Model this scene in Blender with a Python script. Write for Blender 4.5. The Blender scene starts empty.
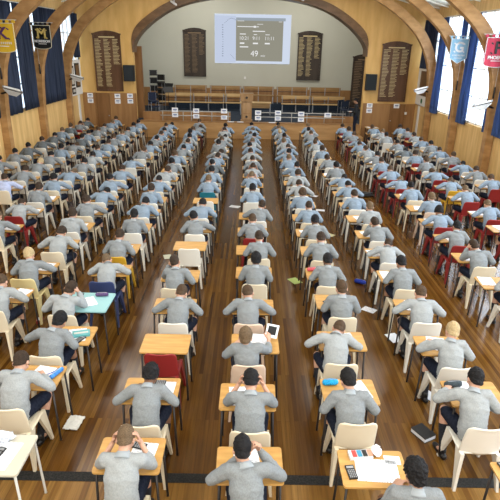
import bpy, bmesh, math, random
from mathutils import Vector, Matrix, noise, Euler
random.seed(7)
S = bpy.context.scene
COL = S.collection
PI = math.pi
V = Vector

# ------------------------------------------------------------------ materials
def new_mat(name):
    m = bpy.data.materials.new(name); m.use_nodes = True
    nt = m.node_tree
    b = nt.nodes['Principled BSDF']
    return m, nt, b

def plain(name, col, rough=0.6, metal=0.0, spec=0.4):
    m, nt, b = new_mat(name)
    b.inputs['Base Color'].default_value = (*col, 1)
    b.inputs['Roughness'].default_value = rough
    b.inputs['Metallic'].default_value = metal
    b.inputs['Specular IOR Level'].default_value = spec
    return m

def mottled(name, c1, c2, scale=(30, 30, 30), rough=0.8, bump=0.0, detail=3.0, spec=0.3, contrast=(0.35, 0.65)):
    m, nt, b = new_mat(name)
    N = nt.nodes; L = nt.links
    tc = N.new('ShaderNodeTexCoord'); mp = N.new('ShaderNodeMapping')
    mp.inputs['Scale'].default_value = scale
    nz = N.new('ShaderNodeTexNoise'); nz.inputs['Scale'].default_value = 1.0; nz.inputs['Detail'].default_value = detail
    cr = N.new('ShaderNodeValToRGB')
    cr.color_ramp.elements[0].color = (*c1, 1); cr.color_ramp.elements[1].color = (*c2, 1)
    cr.color_ramp.elements[0].position, cr.color_ramp.elements[1].position = contrast
    L.new(tc.outputs['Object'], mp.inputs['Vector']); L.new(mp.outputs['Vector'], nz.inputs['Vector'])
    L.new(nz.outputs['Fac'], cr.inputs['Fac']); L.new(cr.outputs['Color'], b.inputs['Base Color'])
    if bump:
        bp = N.new('ShaderNodeBump'); bp.inputs['Strength'].default_value = bump; bp.inputs['Distance'].default_value = 0.01
        L.new(nz.outputs['Fac'], bp.inputs['Height']); L.new(bp.outputs['Normal'], b.inputs['Normal'])
    b.inputs['Roughness'].default_value = rough
    b.inputs['Specular IOR Level'].default_value = spec
    return m

def boards(name, cols, width=0.085, length=2.6, rough=0.26, spec=0.5):
    """long narrow floor boards running along Y, every board its own tone"""
    m, nt, b = new_mat(name)
    N = nt.nodes; L = nt.links
    tc = N.new('ShaderNodeTexCoord'); mp = N.new('ShaderNodeMapping')
    mp.inputs['Rotation'].default_value = (0, 0, PI / 2)
    br = N.new('ShaderNodeTexBrick')
    br.inputs['Scale'].default_value = 1.0
    br.inputs['Brick Width'].default_value = length
    br.inputs['Row Height'].default_value = width
    br.inputs['Mortar Size'].default_value = 0.0018
    br.inputs['Mortar Smooth'].default_value = 0.3
    br.inputs['Color1'].default_value = (0, 0, 0, 1); br.inputs['Color2'].default_value = (1, 1, 1, 1)
    br.inputs['Mortar'].default_value = (0.15, 0.15, 0.15, 1)
    br.offset = 0.37; br.offset_frequency = 2
    cr = N.new('ShaderNodeValToRGB')
    e = cr.color_ramp.elements
    e[0].position = 0.0; e[0].color = (*cols[0], 1)
    e[1].position = 1.0; e[1].color = (*cols[-1], 1)
    for i, c in enumerate(cols[1:-1]):
        x = e.new((i + 1) / (len(cols) - 1)); x.color = (*c, 1)
    nz = N.new('ShaderNodeTexNoise'); nz.inputs['Scale'].default_value = 1.0; nz.inputs['Detail'].default_value = 4
    mp2 = N.new('ShaderNodeMapping'); mp2.inputs['Scale'].default_value = (38, 1.6, 1)
    mx = N.new('ShaderNodeMixRGB'); mx.blend_type = 'OVERLAY'; mx.inputs['Fac'].default_value = 0.55
    nz2 = N.new('ShaderNodeTexNoise'); nz2.inputs['Scale'].default_value = 0.7; nz2.inputs['Detail'].default_value = 3
    mx2 = N.new('ShaderNodeMixRGB'); mx2.blend_type = 'OVERLAY'; mx2.inputs['Fac'].default_value = 0.35
    mr = N.new('ShaderNodeMapRange'); mr.inputs['To Min'].default_value = rough - 0.07; mr.inputs['To Max'].default_value = rough + 0.12
    L.new(tc.outputs['Object'], mp.inputs['Vector']); L.new(mp.outputs['Vector'], br.inputs['Vector'])
    L.new(br.outputs['Color'], cr.inputs['Fac'])
    L.new(tc.outputs['Object'], mp2.inputs['Vector']); L.new(mp2.outputs['Vector'], nz.inputs['Vector'])
    L.new(tc.outputs['Object'], nz2.inputs['Vector'])
    L.new(cr.outputs['Color'], mx.inputs['Color1']); L.new(nz.outputs['Fac'], mx.inputs['Color2'])
    L.new(mx.outputs['Color'], mx2.inputs['Color1']); L.new(nz2.outputs['Fac'], mx2.inputs['Color2'])
    L.new(mx2.outputs['Color'], b.inputs['Base Color'])
    L.new(nz2.outputs['Fac'], mr.inputs['Value']); L.new(mr.outputs['Result'], b.inputs['Roughness'])
    b.inputs['Specular IOR Level'].default_value = spec
    return m

def emit(name, col, s=1.0):
    m = bpy.data.materials.new(name); m.use_nodes = True
    nt = m.node_tree; nt.nodes.clear()
    o = nt.nodes.new('ShaderNodeOutputMaterial'); e = nt.nodes.new('ShaderNodeEmission')
    e.inputs['Color'].default_value = (*col, 1); e.inputs['Strength'].default_value = s
    nt.links.new(e.outputs[0], o.inputs[0]); return m

def glass(name):
    m = bpy.data.materials.new(name); m.use_nodes = True
    nt = m.node_tree; nt.nodes.clear()
    o = nt.nodes.new('ShaderNodeOutputMaterial'); t = nt.nodes.new('ShaderNodeBsdfTransparent')
    g = nt.nodes.new('ShaderNodeBsdfGlossy'); g.inputs['Roughness'].default_value = 0.03
    mx = nt.nodes.new('ShaderNodeMixShader'); mx.inputs[0].default_value = 0.06
    t.inputs['Color'].default_value = (0.96, 0.98, 1, 1)
    nt.links.new(t.outputs[0], mx.inputs[1]); nt.links.new(g.outputs[0], mx.inputs[2]); nt.links.new(mx.outputs[0], o.inputs[0])
    return m

def printed(name, line=(0.35, 0.36, 0.4), base=(0.86, 0.87, 0.9), step=90.0):
    """white sheet with faint rows of print"""
    m, nt, b = new_mat(name)
    N = nt.nodes; L = nt.links
    tc = N.new('ShaderNodeTexCoord'); sx = N.new('ShaderNodeSeparateXYZ')
    a = N.new('ShaderNodeMath'); a.operation = 'MULTIPLY'; a.inputs[1].default_value = step
    f = N.new('ShaderNodeMath'); f.operation = 'FRACT'
    g = N.new('ShaderNodeMath'); g.operation = 'GREATER_THAN'; g.inputs[1].default_value = 0.72
    nz = N.new('ShaderNodeTexNoise'); nz.inputs['Scale'].default_value = 38; nz.inputs['Detail'].default_value = 1
    h = N.new('ShaderNodeMath'); h.operation = 'GREATER_THAN'; h.inputs[1].default_value = 0.5
    k = N.new('ShaderNodeMath'); k.operation = 'MULTIPLY'
    mx = N.new('ShaderNodeMixRGB'); mx.inputs['Color1'].default_value = (*base, 1); mx.inputs['Color2'].default_value = (*line, 1)
    L.new(tc.outputs['Object'], sx.inputs[0]); L.new(sx.outputs['Y'], a.inputs[0]); L.new(a.outputs[0], f.inputs[0]); L.new(f.outputs[0], g.inputs[0])
    L.new(tc.outputs['Object'], nz.inputs['Vector']); L.new(nz.outputs['Fac'], h.inputs[0])
    L.new(g.outputs[0], k.inputs[0]); L.new(h.outputs[0], k.inputs[1]); L.new(k.outputs[0], mx.inputs['Fac'])
    L.new(mx.outputs['Color'], b.inputs['Base Color']); b.inputs['Roughness'].default_value = 0.7
    return m

M = {}
M['floor'] = boards('floor_boards', [(0.062, 0.024, 0.0045), (0.100, 0.041, 0.007), (0.120, 0.053, 0.009), (0.165, 0.080, 0.016)], .055, 2.6, .16, .25)
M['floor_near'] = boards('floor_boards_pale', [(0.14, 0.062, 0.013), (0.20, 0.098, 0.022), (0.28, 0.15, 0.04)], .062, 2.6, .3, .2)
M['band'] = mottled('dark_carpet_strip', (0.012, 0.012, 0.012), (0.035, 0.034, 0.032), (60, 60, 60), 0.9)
M['ply'] = mottled('ply_panel', (0.62, 0.39, 0.145), (0.77, 0.52, 0.225), (6, 6, 0.7), 0.45, detail=5)
M['ply_hi'] = mottled('ply_upper', (0.62, 0.37, 0.115), (0.74, 0.47, 0.17), (3, 3, 0.7), 0.45, detail=4)
M['wains'] = mottled('wainscot_wood', (0.27, 0.135, 0.05), (0.37, 0.20, 0.08), (5, 5, 0.5), 0.4, detail=4)
M['doorwood'] = mottled('door_wood', (0.19, 0.09, 0.032), (0.26, 0.13, 0.05), (5, 5, 0.5), 0.4, detail=4)
M['arch'] = mottled('laminated_timber', (0.30, 0.155, 0.055), (0.46, 0.26, 0.105), (2.2, 2.2, 5), 0.35, detail=5)
M['arch_dark'] = mottled('dark_laminated_timber', (0.12, 0.065, 0.028), (0.19, 0.105, 0.05), (2.2, 2.2, 5), 0.4, detail=4)
M['stagewood'] = mottled('stage_front_wood', (0.40, 0.22, 0.085), (0.50, 0.29, 0.12), (1.0, 3, 5), 0.4, detail=4)
M['stagefloor'] = mottled('stage_carpet', (0.012, 0.02, 0.035), (0.03, 0.045, 0.07), (30, 30, 30), 0.95)
M['backwall'] = mottled('stage_wall_paint', (0.47, 0.47, 0.40), (0.50, 0.50, 0.43), (0.5, 0.5, 0.5), 0.7)
M['ceil'] = mottled('ceiling_board', (0.78, 0.78, 0.70), (0.84, 0.84, 0.76), (0.8, 0.8, 0.8), 0.8)
M['white'] = plain('white_paint', (0.78, 0.78, 0.76), 0.5)
M['offwhite'] = plain('cream_paint', (0.62, 0.58, 0.48), 0.6)
M['black'] = plain('black_plastic', (0.012, 0.012, 0.013), 0.5)
M['darkmetal'] = plain('dark_steel', (0.022, 0.017, 0.015), 0.4, 0.3)
M['greymetal'] = plain('grey_steel', (0.33, 0.34, 0.36), 0.35, 0.6)
M['palemetal'] = plain('pale_enamel', (0.55, 0.54, 0.50), 0.4)
M['rail'] = plain('satin_rail', (0.42, 0.42, 0.40), 0.35, 0.4)
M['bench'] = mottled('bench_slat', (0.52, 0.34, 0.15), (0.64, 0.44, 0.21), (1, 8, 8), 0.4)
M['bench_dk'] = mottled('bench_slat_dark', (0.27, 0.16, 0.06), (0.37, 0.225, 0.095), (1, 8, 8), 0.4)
M['lectern'] = mottled('lectern_oak', (0.26, 0.15, 0.065), (0.36, 0.215, 0.10), (6, 6, 1), 0.4)
M['board'] = mottled('honours_board_wood', (0.085, 0.042, 0.022), (0.135, 0.068, 0.036), (4, 4, 0.6), 0.35)
M['board_dk'] = mottled('honours_board_dark', (0.030, 0.022, 0.017), (0.05, 0.036, 0.027), (4, 4, 0.6), 0.35)
M['gold'] = plain('gold_lettering', (0.62, 0.50, 0.26), 0.4)
M['gold_dim'] = plain('gold_lettering_aged', (0.22, 0.15, 0.085), 0.5)
M['curtain_l'] = mottled('navy_curtain', (0.034, 0.046, 0.078), (0.07, 0.088, 0.138), (9, 9, 0.6), 0.9)
M['curtain_r'] = mottled('blue_curtain', (0.04, 0.07, 0.15), (0.08, 0.14, 0.30), (9, 9, 0.6), 0.9)
M['glass'] = glass('window_glass')
M['paper'] = printed('printed_paper', (.22, .23, .27), step=55.0)
M['paper_plain'] = plain('blank_paper', (0.84, 0.86, 0.90), 0.7)
M['signblue'] = plain('sign_print', (0.10, 0.16, 0.36), 0.6)
# desks
M['top'] = mottled('desk_ply', (0.46, 0.245, 0.068), (0.57, 0.325, 0.10), (3, 18, 3), 0.42, detail=5)
M['top_pale'] = mottled('desk_pale_laminate', (0.50, 0.47, 0.39), (0.55, 0.52, 0.43), (3, 3, 3), 0.45)
M['top_teal'] = plain('desk_turquoise_laminate', (0.27, 0.50, 0.52), 0.4)
# chairs
M['ch_cream'] = plain('cream_plastic', (0.78, 0.69, 0.52), 0.42)
M['ch_white'] = plain('white_plastic', (0.80, 0.77, 0.69), 0.42)
M['ch_yellowish'] = plain('aged_yellow_plastic', (0.72, 0.60, 0.30), 0.45)
M['ch_pink'] = plain('beige_plastic', (0.76, 0.58, 0.45), 0.45)
M['ch_red'] = plain('red_plastic', (0.26, 0.022, 0.022), 0.42)
M['ch_yellow'] = plain('yellow_plastic', (0.62, 0.36, 0.03), 0.42)
M['ch_blue'] = plain('navy_plastic', (0.035, 0.055, 0.15), 0.42)
M['ch_teal'] = plain('teal_plastic', (0.015, 0.16, 0.22), 0.42)
# people
M['skin'] = mottled('skin_light', (0.52, 0.29, 0.20), (0.58, 0.34, 0.24), (20, 20, 20), 0.55)
M['skin2'] = mottled('skin_tan', (0.36, 0.19, 0.115), (0.41, 0.22, 0.14), (20, 20, 20), 0.55)
M['skin3'] = mottled('skin_brown', (0.17, 0.085, 0.05), (0.2, 0.10, 0.06), (20, 20, 20), 0.55)
M['eye'] = plain('eye_white', (0.7, 0.7, 0.68), 0.3)
M['iris'] = plain('eye_iris', (0.03, 0.02, 0.015), 0.3)
def knit(n, c, var=0.16):
    return mottled(n, tuple(x * (1 - var) for x in c), tuple(x * (1 + var) for x in c), (95, 95, 60), 0.95, 0.12, 3, 0.1)
M['j_mid'] = knit('knit_mid_grey', (0.22, 0.238, 0.25), .1)
M['j_light'] = knit('knit_light_grey', (0.31, 0.33, 0.34), 0.08)
M['j_daylit'] = knit('shirt_daylit_bluish', (0.22, 0.278, 0.345), 0.1)  # grey cloth with bluish daylight and haze put into its colour
M['j_dark'] = knit('knit_dark_grey', (0.13, 0.148, 0.16), .1)
M['j_lav'] = knit('shirt_pale_lavender', (0.42, 0.47, 0.66), 0.1)
M['collar'] = plain('shirt_collar_cloth', (0.30, 0.33, 0.355), 0.85)
M['shorts'] = mottled('navy_cloth', (0.008, 0.011, 0.022), (0.016, 0.02, 0.036), (40, 40, 40), 0.9, 0, 2, 0.15)
M['socks'] = mottled('dark_sock', (0.012, 0.013, 0.018), (0.025, 0.026, 0.032), (60, 60, 60), 0.95)
M['shoe'] = plain('black_leather', (0.010, 0.010, 0.011), 0.35)
def hairm(n, a, b): return mottled(n, a, b, (130, 130, 130), 0.65, 0.35, 3, 0.15)
M['h_black'] = hairm('hair_black', (0.006, 0.006, 0.007), (0.018, 0.017, 0.018))
M['h_dark'] = hairm('hair_dark_brown', (0.022, 0.014, 0.010), (0.055, 0.036, 0.024))
M['h_brown'] = hairm('hair_brown', (0.042, 0.025, 0.014), (0.095, 0.060, 0.036))
M['h_light'] = hairm('hair_light_brown', (0.085, 0.056, 0.032), (0.17, 0.115, 0.068))
M['h_blond'] = hairm('hair_blond', (0.33, 0.24, 0.12), (0.52, 0.40, 0.23))

# ------------------------------------------------------------------ mesh helpers
def link(name, me, mat=None, parent=None, loc=None, rot=None, label=None, mtx=None):
    o = bpy.data.objects.new(name, me); COL.objects.link(o)
    if mat is not None:
        if len(me.materials) == 0: me.materials.append(mat)
        if me.materials[0] is not mat:
            o.material_slots[0].link = 'OBJECT'; o.material_slots[0].material = mat
    if parent is not None: o.parent = parent
    if loc is not None: o.location = loc
    if rot is not None: o.rotation_euler = rot
    if mtx is not None: o.matrix_local = mtx
    if label: o['label'] = label
    return o

def tag(o, label, cat, group=None):
    o['label'] = label; o['category'] = cat
    if group: o['group'] = group
    return o

def empty(name, loc=(0, 0, 0), rz=0.0):
    o = bpy.data.objects.new(name, None); COL.objects.link(o)
    o.empty_display_size = 0.1
    o.location = loc; o.rotation_euler = (0, 0, rz); return o

def struct(name, me, mat, **k):
    o = link(name, me, mat, **k); o['kind'] = 'structure'; return o

def to_mesh(bm, name='m', smooth=False, bevel=0.0, mats=None):
    if bevel:
        bmesh.ops.bevel(bm, geom=[e for e in bm.edges if len(e.link_faces) == 2 and e.calc_face_angle(0) > 0.6],
                        offset=bevel, segments=2, affect='EDGES', profile=0.5)
    bmesh.ops.recalc_face_normals(bm, faces=bm.faces)
    me = bpy.data.meshes.new(name); bm.to_mesh(me); bm.free()
    if smooth:
        for p in me.polygons: p.use_smooth = True
    for m in mats or []: me.materials.append(m)
    return me

def box(bm, x0, x1, y0, y1, z0, z1, mtx=None):
    vs = [bm.verts.new(V((x, y, z))) for x in (x0, x1) for y in (y0, y1) for z in (z0, z1)]
    if mtx is not None:
        for v in vs: v.co = mtx @ v.co
    q = [(0, 1, 3, 2), (4, 6, 7, 5), (0, 4, 5, 1), (2, 3, 7, 6), (0, 2, 6, 4), (1, 5, 7, 3)]
    return [bm.faces.new([vs[i] for i in f]) for f in q]

def boxm(x0, x1, y0, y1, z0, z1, bevel=0.0, name='box'):
    bm = bmesh.new(); box(bm, x0, x1, y0, y1, z0, z1); return to_mesh(bm, name, bevel=bevel)

def frame_at(t, hint):
    t = t.normalized(); x = hint - t * hint.dot(t)
    if x.length < 1e-4: x = V((0, 1, 0)) - t * t.y
    x.normalize(); return x, t.cross(x).normalized()

def tube(bm, pts, radii, n=10, hint=V((1, 0, 0)), round_ends=True):
    """lofted tube with elliptical sections; radii float or (r_hint, r_other)"""
    pts = [V(p) for p in pts]
    rr = [(r, r) if not isinstance(r, tuple) else r for r in radii]
    rings = []
    k = len(pts)
    for i in range(k):
        t = (pts[min(i + 1, k - 1)] - pts[max(i - 1, 0)]).normalized()
        if i == 0 and abs(t.dot(hint.normalized())) > .85: hint = V((0, 1, 0)) if abs(t.y) < .7 else V((0, 0, 1))
        x, y = frame_at(t, hint)
        hint = x                                             # carry the frame along so the tube never twists
        rings.append((pts[i], x, y, rr[i], t.normalized()))
    full = []
    if round_ends:
        p, x, y, r, t = rings[0]; a = min(r)
        full += [(p - t * a * .95, x, y, (r[0] * .25, r[1] * .25)), (p - t * a * .7, x, y, (r[0] * .72, r[1] * .72))]
    full += [(p, x, y, r) for p, x, y, r, t in rings]
    if round_ends:
        p, x, y, r, t = rings[-1]; a = min(r)
        full += [(p + t * a * .7, x, y, (r[0] * .72, r[1] * .72)), (p + t * a * .95, x, y, (r[0] * .25, r[1] * .25))]
    vr = []
    for p, x, y, r in full:
        vr.append([bm.verts.new(p + x * math.cos(2 * PI * j / n) * r[0] + y * math.sin(2 * PI * j / n) * r[1]) for j in range(n)])
    for a, b in zip(vr[:-1], vr[1:]):
        for j in range(n):
            bm.faces.new((a[j], a[(j + 1) % n], b[(j + 1) % n], b[j]))
    bm.faces.new(list(reversed(vr[0]))); bm.faces.new(vr[-1])

def ball(bm, c, r, mtx=None, seg=16):
    r = (r, r, r) if not isinstance(r, tuple) else r
    m = (mtx or Matrix()) @ Matrix.Translation(V(c)) @ Matrix.Diagonal((*r, 1))
    bmesh.ops.create_uvsphere(bm, u_segments=seg, v_segments=seg // 2 + 2, radius=1.0, matrix=m)

def prism(bm, outline, d0, d1, axis='Y', mtx=None):
    """extrude a 2D outline (a,b) along an axis"""
    def P(a, b, d):
        p = V((a, d, b)) if axis == 'Y' else (V((d, a, b)) if axis == 'X' else V((a, b, d)))
        return mtx @ p if mtx is not None else p
    f = [bm.verts.new(P(a, b, d0)) for a, b in outline]; g = [bm.verts.new(P(a, b, d1)) for a, b in outline]
    n = len(outline)
    bm.faces.new(f); bm.faces.new(list(reversed(g)))
    for i in range(n):
        bm.faces.new((f[i], g[i], g[(i + 1) % n], f[(i + 1) % n]))

def remesh(bm, voxel, smooth_it=3, name='r', wr=None, fac=0.5):
    me = bpy.data.meshes.new('tmp'); bmesh.ops.recalc_face_normals(bm, faces=bm.faces); bm.to_mesh(me); bm.free()
    o = bpy.data.objects.new('tmp', me); COL.objects.link(o)
    r = o.modifiers.new('r', 'REMESH'); r.mode = 'VOXEL'; r.voxel_size = voxel; r.use_smooth_shade = True
    if smooth_it:
        s = o.modifiers.new('s', 'SMOOTH'); s.iterations = smooth_it; s.factor = fac
    dg = bpy.context.evaluated_depsgraph_get(); dg.update()
    out = bpy.data.meshes.new_from_object(o.evaluated_get(dg)); out.name = name
    bpy.data.objects.remove(o); bpy.data.meshes.remove(me)
    if wr:
        ns = [v.normal.copy() for v in out.vertices]
        for v, n in zip(out.vertices, ns): v.co += n * wr(v.co)
    for p in out.polygons: p.use_smooth = True
    return out

def text_mesh(s, size, mat, depth=0.004, bold=0.0, align='CENTER'):
    c = bpy.data.curves.new('t', 'FONT'); c.body = s; c.size = size; c.align_x = align; c.align_y = 'CENTER'
    c.extrude = depth; c.offset = bold
    o = bpy.data.objects.new('t', c); COL.objects.link(o)
    dg = bpy.context.evaluated_depsgraph_get(); dg.update()
    me = bpy.data.meshes.new_from_object(o.evaluated_get(dg)); me.name = 'lettering'
    bpy.data.objects.remove(o); bpy.data.curves.remove(c)
    me.materials.clear(); me.materials.append(mat)
    return me

# ------------------------------------------------------------------ camera
H = 4.31; F = 520.0
pt, yw, rl = math.radians(21.5), math.radians(0.2), math.radians(1.1)
fw = V((math.sin(yw) * math.cos(pt), math.cos(yw) * math.cos(pt), -math.sin(pt)))
ri = V((math.cos(yw), -math.sin(yw), 0)); up = ri.cross(fw)
r2 = math.cos(rl) * ri + math.sin(rl) * up; u2 = -math.sin(rl) * ri + math.cos(rl) * up
cam_d = bpy.data.cameras.new('camera'); cam_d.sensor_width = 36; cam_d.lens = F * 36 / 500
cam = bpy.data.objects.new('camera', cam_d); COL.objects.link(cam)
mw = Matrix((r2, u2, -fw)).transposed().to_4x4(); mw.translation = V((0, 0, H)); cam.matrix_world = mw
cam_d.clip_start = 0.05; S.camera = cam
def px(p):
    d = V(p) - V((0, 0, H)); w = d.dot(fw)
    if w < 0.1: return (-999, -999)
    return 250 + F * d.dot(r2) / w, 250 - F * d.dot(u2) / w

# ------------------------------------------------------------------ the hall
XL, XR, YF, YB = -8.1, 7.95, 26.0, -3.0
CX = -0.09
struct('floor', boxm(XL, XR, 4.33, YF, -0.1, 0), M['floor'])
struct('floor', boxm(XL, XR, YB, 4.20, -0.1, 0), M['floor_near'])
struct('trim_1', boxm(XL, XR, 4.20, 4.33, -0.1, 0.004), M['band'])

def arch_profile():
    inner = [(7.78, 0), (7.78, 2.0), (7.69, 3.2), (7.54, 3.8), (7.25, 4.4), (6.83, 4.95), (6.14, 5.52), (5.45, 5.95), (4.2, 6.55), (2.6, 7.05), (0.9, 7.3), (0, 7.32)]
    outer = [(8.02, 0), (8.02, 2.6), (7.99, 3.3), (7.88, 3.95), (7.56, 4.6), (7.12, 5.17), (6.38, 5.76), (5.62, 6.22), (4.3, 6.86), (2.67, 7.38), (0.93, 7.64), (0, 7.68)]
    return inner, outer
def smooth_pts(p, n=6):
    out = []
    for i in range(len(p) - 1):
        p0 = p[max(i - 1, 0)]; p1 = p[i]; p2 = p[i + 1]; p3 = p[min(i + 2, len(p) - 1)]
        if i == 0: out.append(p1); continue
        for j in range(n):
            t = j / n
            out.append(tuple(0.5 * (2 * p1[k] + (p2[k] - p0[k]) * t + (2 * p0[k] - 5 * p1[k] + 4 * p2[k] - p3[k]) * t * t + (3 * p1[k] - p0[k] - 3 * p2[k] + p3[k]) * t ** 3) for k in (0, 1)))
    out.append(p[-1]); return out
inn, outr = arch_profile(); inn = smooth_pts(inn); outr = smooth_pts(outr)
def arch_mesh(d):
    bm = bmesh.new()
    I = [(x + CX, z) for x, z in inn] + [(-x + CX, z) for x, z in reversed(inn[:-1])]
    O = [(x + CX, z) for x, z in outr] + [(-x + CX, z) for x, z in reversed(outr[:-1])]
    rows = []
    for (a, b), (c, e) in zip(I, O):
        rows.append([bm.verts.new((a, 0, b)), bm.verts.new((c, 0, e)), bm.verts.new((c, d, e)), bm.verts.new((a, d, b))])
    for r, s in zip(rows[:-1], rows[1:]):
        for k in range(4): bm.faces.new((r[k], r[(k + 1) % 4], s[(k + 1) % 4], s[k]))
    bm.faces.new(rows[0]); bm.faces.new(list(reversed(rows[-1])))
    return to_mesh(bm, 'arch')
AM = arch_mesh(0.28)
ARCH_Y = [23.5, 20.35, 17.15, 13.95, 10.75]
for i, y in enumerate(ARCH_Y):
    struct('trim_%d' % (i + 2), AM, M['arch'], loc=(0, y, 0))

# side walls: ply dado, mullioned window bays above, plain head band
BAYS = [(23.82, 26.0)] + [(ARCH_Y[i + 1] + 0.32, ARCH_Y[i]) for i in range(len(ARCH_Y) - 1)] + [(7.87, 10.75), (4.67, 7.55), (1.47, 4.35), (-1.73, 1.15)]
for side, X, sg, sill in (('left', XL, -1, 2.0), ('right', XR, 1, 1.79)):
    bm = bmesh.new()
    xo = X + sg * 0.2
    a, b = min(X, xo), max(X, xo)
    box(bm, a, b, YB, YF + 0.3, -0.1, sill)
    box(bm, a, b, YB, YF + 0.3, 5.55, 6.2)
    ys = sorted([YB] + [y for bay in BAYS for y in bay] + [YF + 0.3])
    edges = [(YB, -1.73)] + [(BAYS[i + 1][1], BAYS[i][0]) for i in range(len(BAYS) - 1)] + [(YF, YF + 0.3)]
    for y0, y1 in edges: box(bm, a, b, y0, y1, sill, 5.55)
    struct('wall_' + side, to_mesh(bm), M['ply'])
    # sill board
    for i, (y0, y1) in enumerate(BAYS):
        bm = bmesh.new()
        xm = X + sg * 0.09
        w = 0.03
        box(bm, xm - w, xm + w, y0, y0 + 0.06, sill, 5.55); box(bm, xm - w, xm + w, y1 - 0.06, y1, sill, 5.55)
        box(bm, xm - w, xm + w, y0, y1, sill, sill + 0.07); box(bm, xm - w, xm + w, y0, y1, 5.48, 5.55)
        for k in (1, 2, 3):
            ym = y0 + (y1 - y0) * k / 4; box(bm, xm - w, xm + w, ym - 0.03, ym + 0.03, sill, 5.55)
        for k in (1, 2, 3):
            zm = sill + (5.55 - sill) * k / 4; box(bm, xm - w * .8, xm + w * .8, y0, y1, zm - 0.02, zm + 0.02)
        wn = struct('window_%d' % (i + 1 + (0 if side == 'left' else 20)), to_mesh(bm), M['white'])
        link('pane', boxm(xm - 0.004, xm + 0.004, y0 + .02, y1 - .02, sill + .02, 5.53), M['glass'], parent=wn)

# ceiling: two low slopes with cross battens
bm = bmesh.new()
for sg, X in ((-1, XL - 0.2), (1, XR + 0.2)):
    prism(bm, [(X, 5.9), (CX, 8.05), (CX, 8.2), (X, 6.05)], YB, YF + 0.3, 'Y')
y = YB
while y < YF:
    for sg, X in ((-1, XL), (1, XR)):
        prism(bm, [(X, 5.86), (CX, 8.01), (CX, 8.06), (X, 5.92)], y, y + 0.05, 'Y')
    y += 1.05
struct('ceiling', to_mesh(bm), M['ceil'])
struct('wall_back', boxm(XL - .2, XR + .2, YB - 0.2, YB, -0.1, 8.2), M['offwhite'])

# front wall with the proscenium opening
half = [(5.47, 0.0), (5.47, 4.2), (5.16, 4.68), (4.55, 5.22), (3.65, 5.76), (2.6, 6.1), (1.3, 6.3), (0, 6.36)]
half = smooth_pts(half, 5)
PCX = -0.09
bm = bmesh.new()
op = [(-x + PCX, z) for x, z in half] + [(x + PCX, z) for x, z in reversed(half[:-1])]
for (a, b), (c, d) in zip(op[:-1], op[1:]):
    if abs(a - c) < 1e-6: continue
    vs = [bm.verts.new((x, y, z)) for y in (YF, YF + 0.3) for x, z in ((a, b), (c, d), (c, 8.1), (a, 8.1))]
    for f in ((0, 1, 2, 3), (7, 6, 5, 4), (0, 4, 5, 1), (3, 2, 6, 7)): bm.faces.new([vs[i] for i in f])
box(bm, XL - .1, -5.47 + PCX, YF, YF + .3, -0.1, 8.1); box(bm, 5.47 + PCX, XR + .1, YF, YF + .3, -0.1, 8.1)
struct('wall_front', to_mesh(bm), M['ply_hi'])
# dark arch band round the opening
def arc_band(half_in, half_out, y0, y1):
    bm = bmesh.new(); rows = []
    I = [(-x + PCX, z) for x, z in half_in] + [(x + PCX, z) for x, z in reversed(half_in[:-1])]
    O = [(-x + PCX, z) for x, z in half_out] + [(x + PCX, z) for x, z in reversed(half_out[:-1])]
    for (a, b), (c, e) in zip(I, O):
        rows.append([bm.verts.new((a, y0, b)), bm.verts.new((c, y0, e)), bm.verts.new((c, y1, e)), bm.verts.new((a, y1, b))])
    for r, s in zip(rows[:-1], rows[1:]):
        for k in range(4): bm.faces.new((r[k], r[(k + 1) % 4], s[(k + 1) % 4], s[k]))
    bm.faces.new(rows[0]); bm.faces.new(list(reversed(rows[-1])))
    return to_mesh(bm, 'band')
hi = [(5.46, 3.9), (5.45, 4.2), (5.15, 4.67), (4.54, 5.21), (3.64, 5.75), (2.6, 6.09), (1.3, 6.29), (0, 6.35)]
ho = [(5.49, 3.9), (5.50, 4.45), (5.30, 4.98), (4.67, 5.52), (3.74, 6.06), (2.66, 6.42), (1.33, 6.64), (0, 6.70)]
struct('trim_8', arc_band(smooth_pts(hi, 5), smooth_pts(ho, 5), YF - 0.06, YF + 0.9), M['arch_dark'])
# wainscot and doors on the two flanks
for side, x0, x1, zt, dx in (('left', XL, -5.52, 2.06, (-7.48, -6.8)), ('right', 5.42, XR, 1.80, (6.72, 7.5))):
    bm = bmesh.new()
    box(bm, x0, dx[0], YF - .03, YF, 0, zt); box(bm, dx[1], x1, YF - .03, YF, 0, zt)
    struct('trim_%d' % (9 if side == 'left' else 10), to_mesh(bm), M['wains'])
    d = struct('door_%d' % (1 if side == 'left' else 2), boxm(dx[0] + .012, dx[1] - .012, YF - .022, YF, 0.01, zt - .01), M['doorwood'])
    hb = bmesh.new(); hx = dx[0] + .08 if side == 'right' else dx[1] - .08
    tube(hb, [(hx, YF - .022, 1.0), (hx, YF - .08, 1.0)], [.014, .014], 8, V((1, 0, 0)))
    ball(hb, (hx, YF - .085, 1.0), .03, seg=10)
    link('door_knob', to_mesh(hb, smooth=True), M['greymetal'], parent=d)
# white jambs on the side walls beside the front corner
struct('trim_11', boxm(XL, XL + .05, 25.2, 25.38, 0, 2.0), M['white'])
struct('trim_12', boxm(XR - .05, XR, 25.2, 25.38, 0, 1.79), M['white'])
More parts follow.
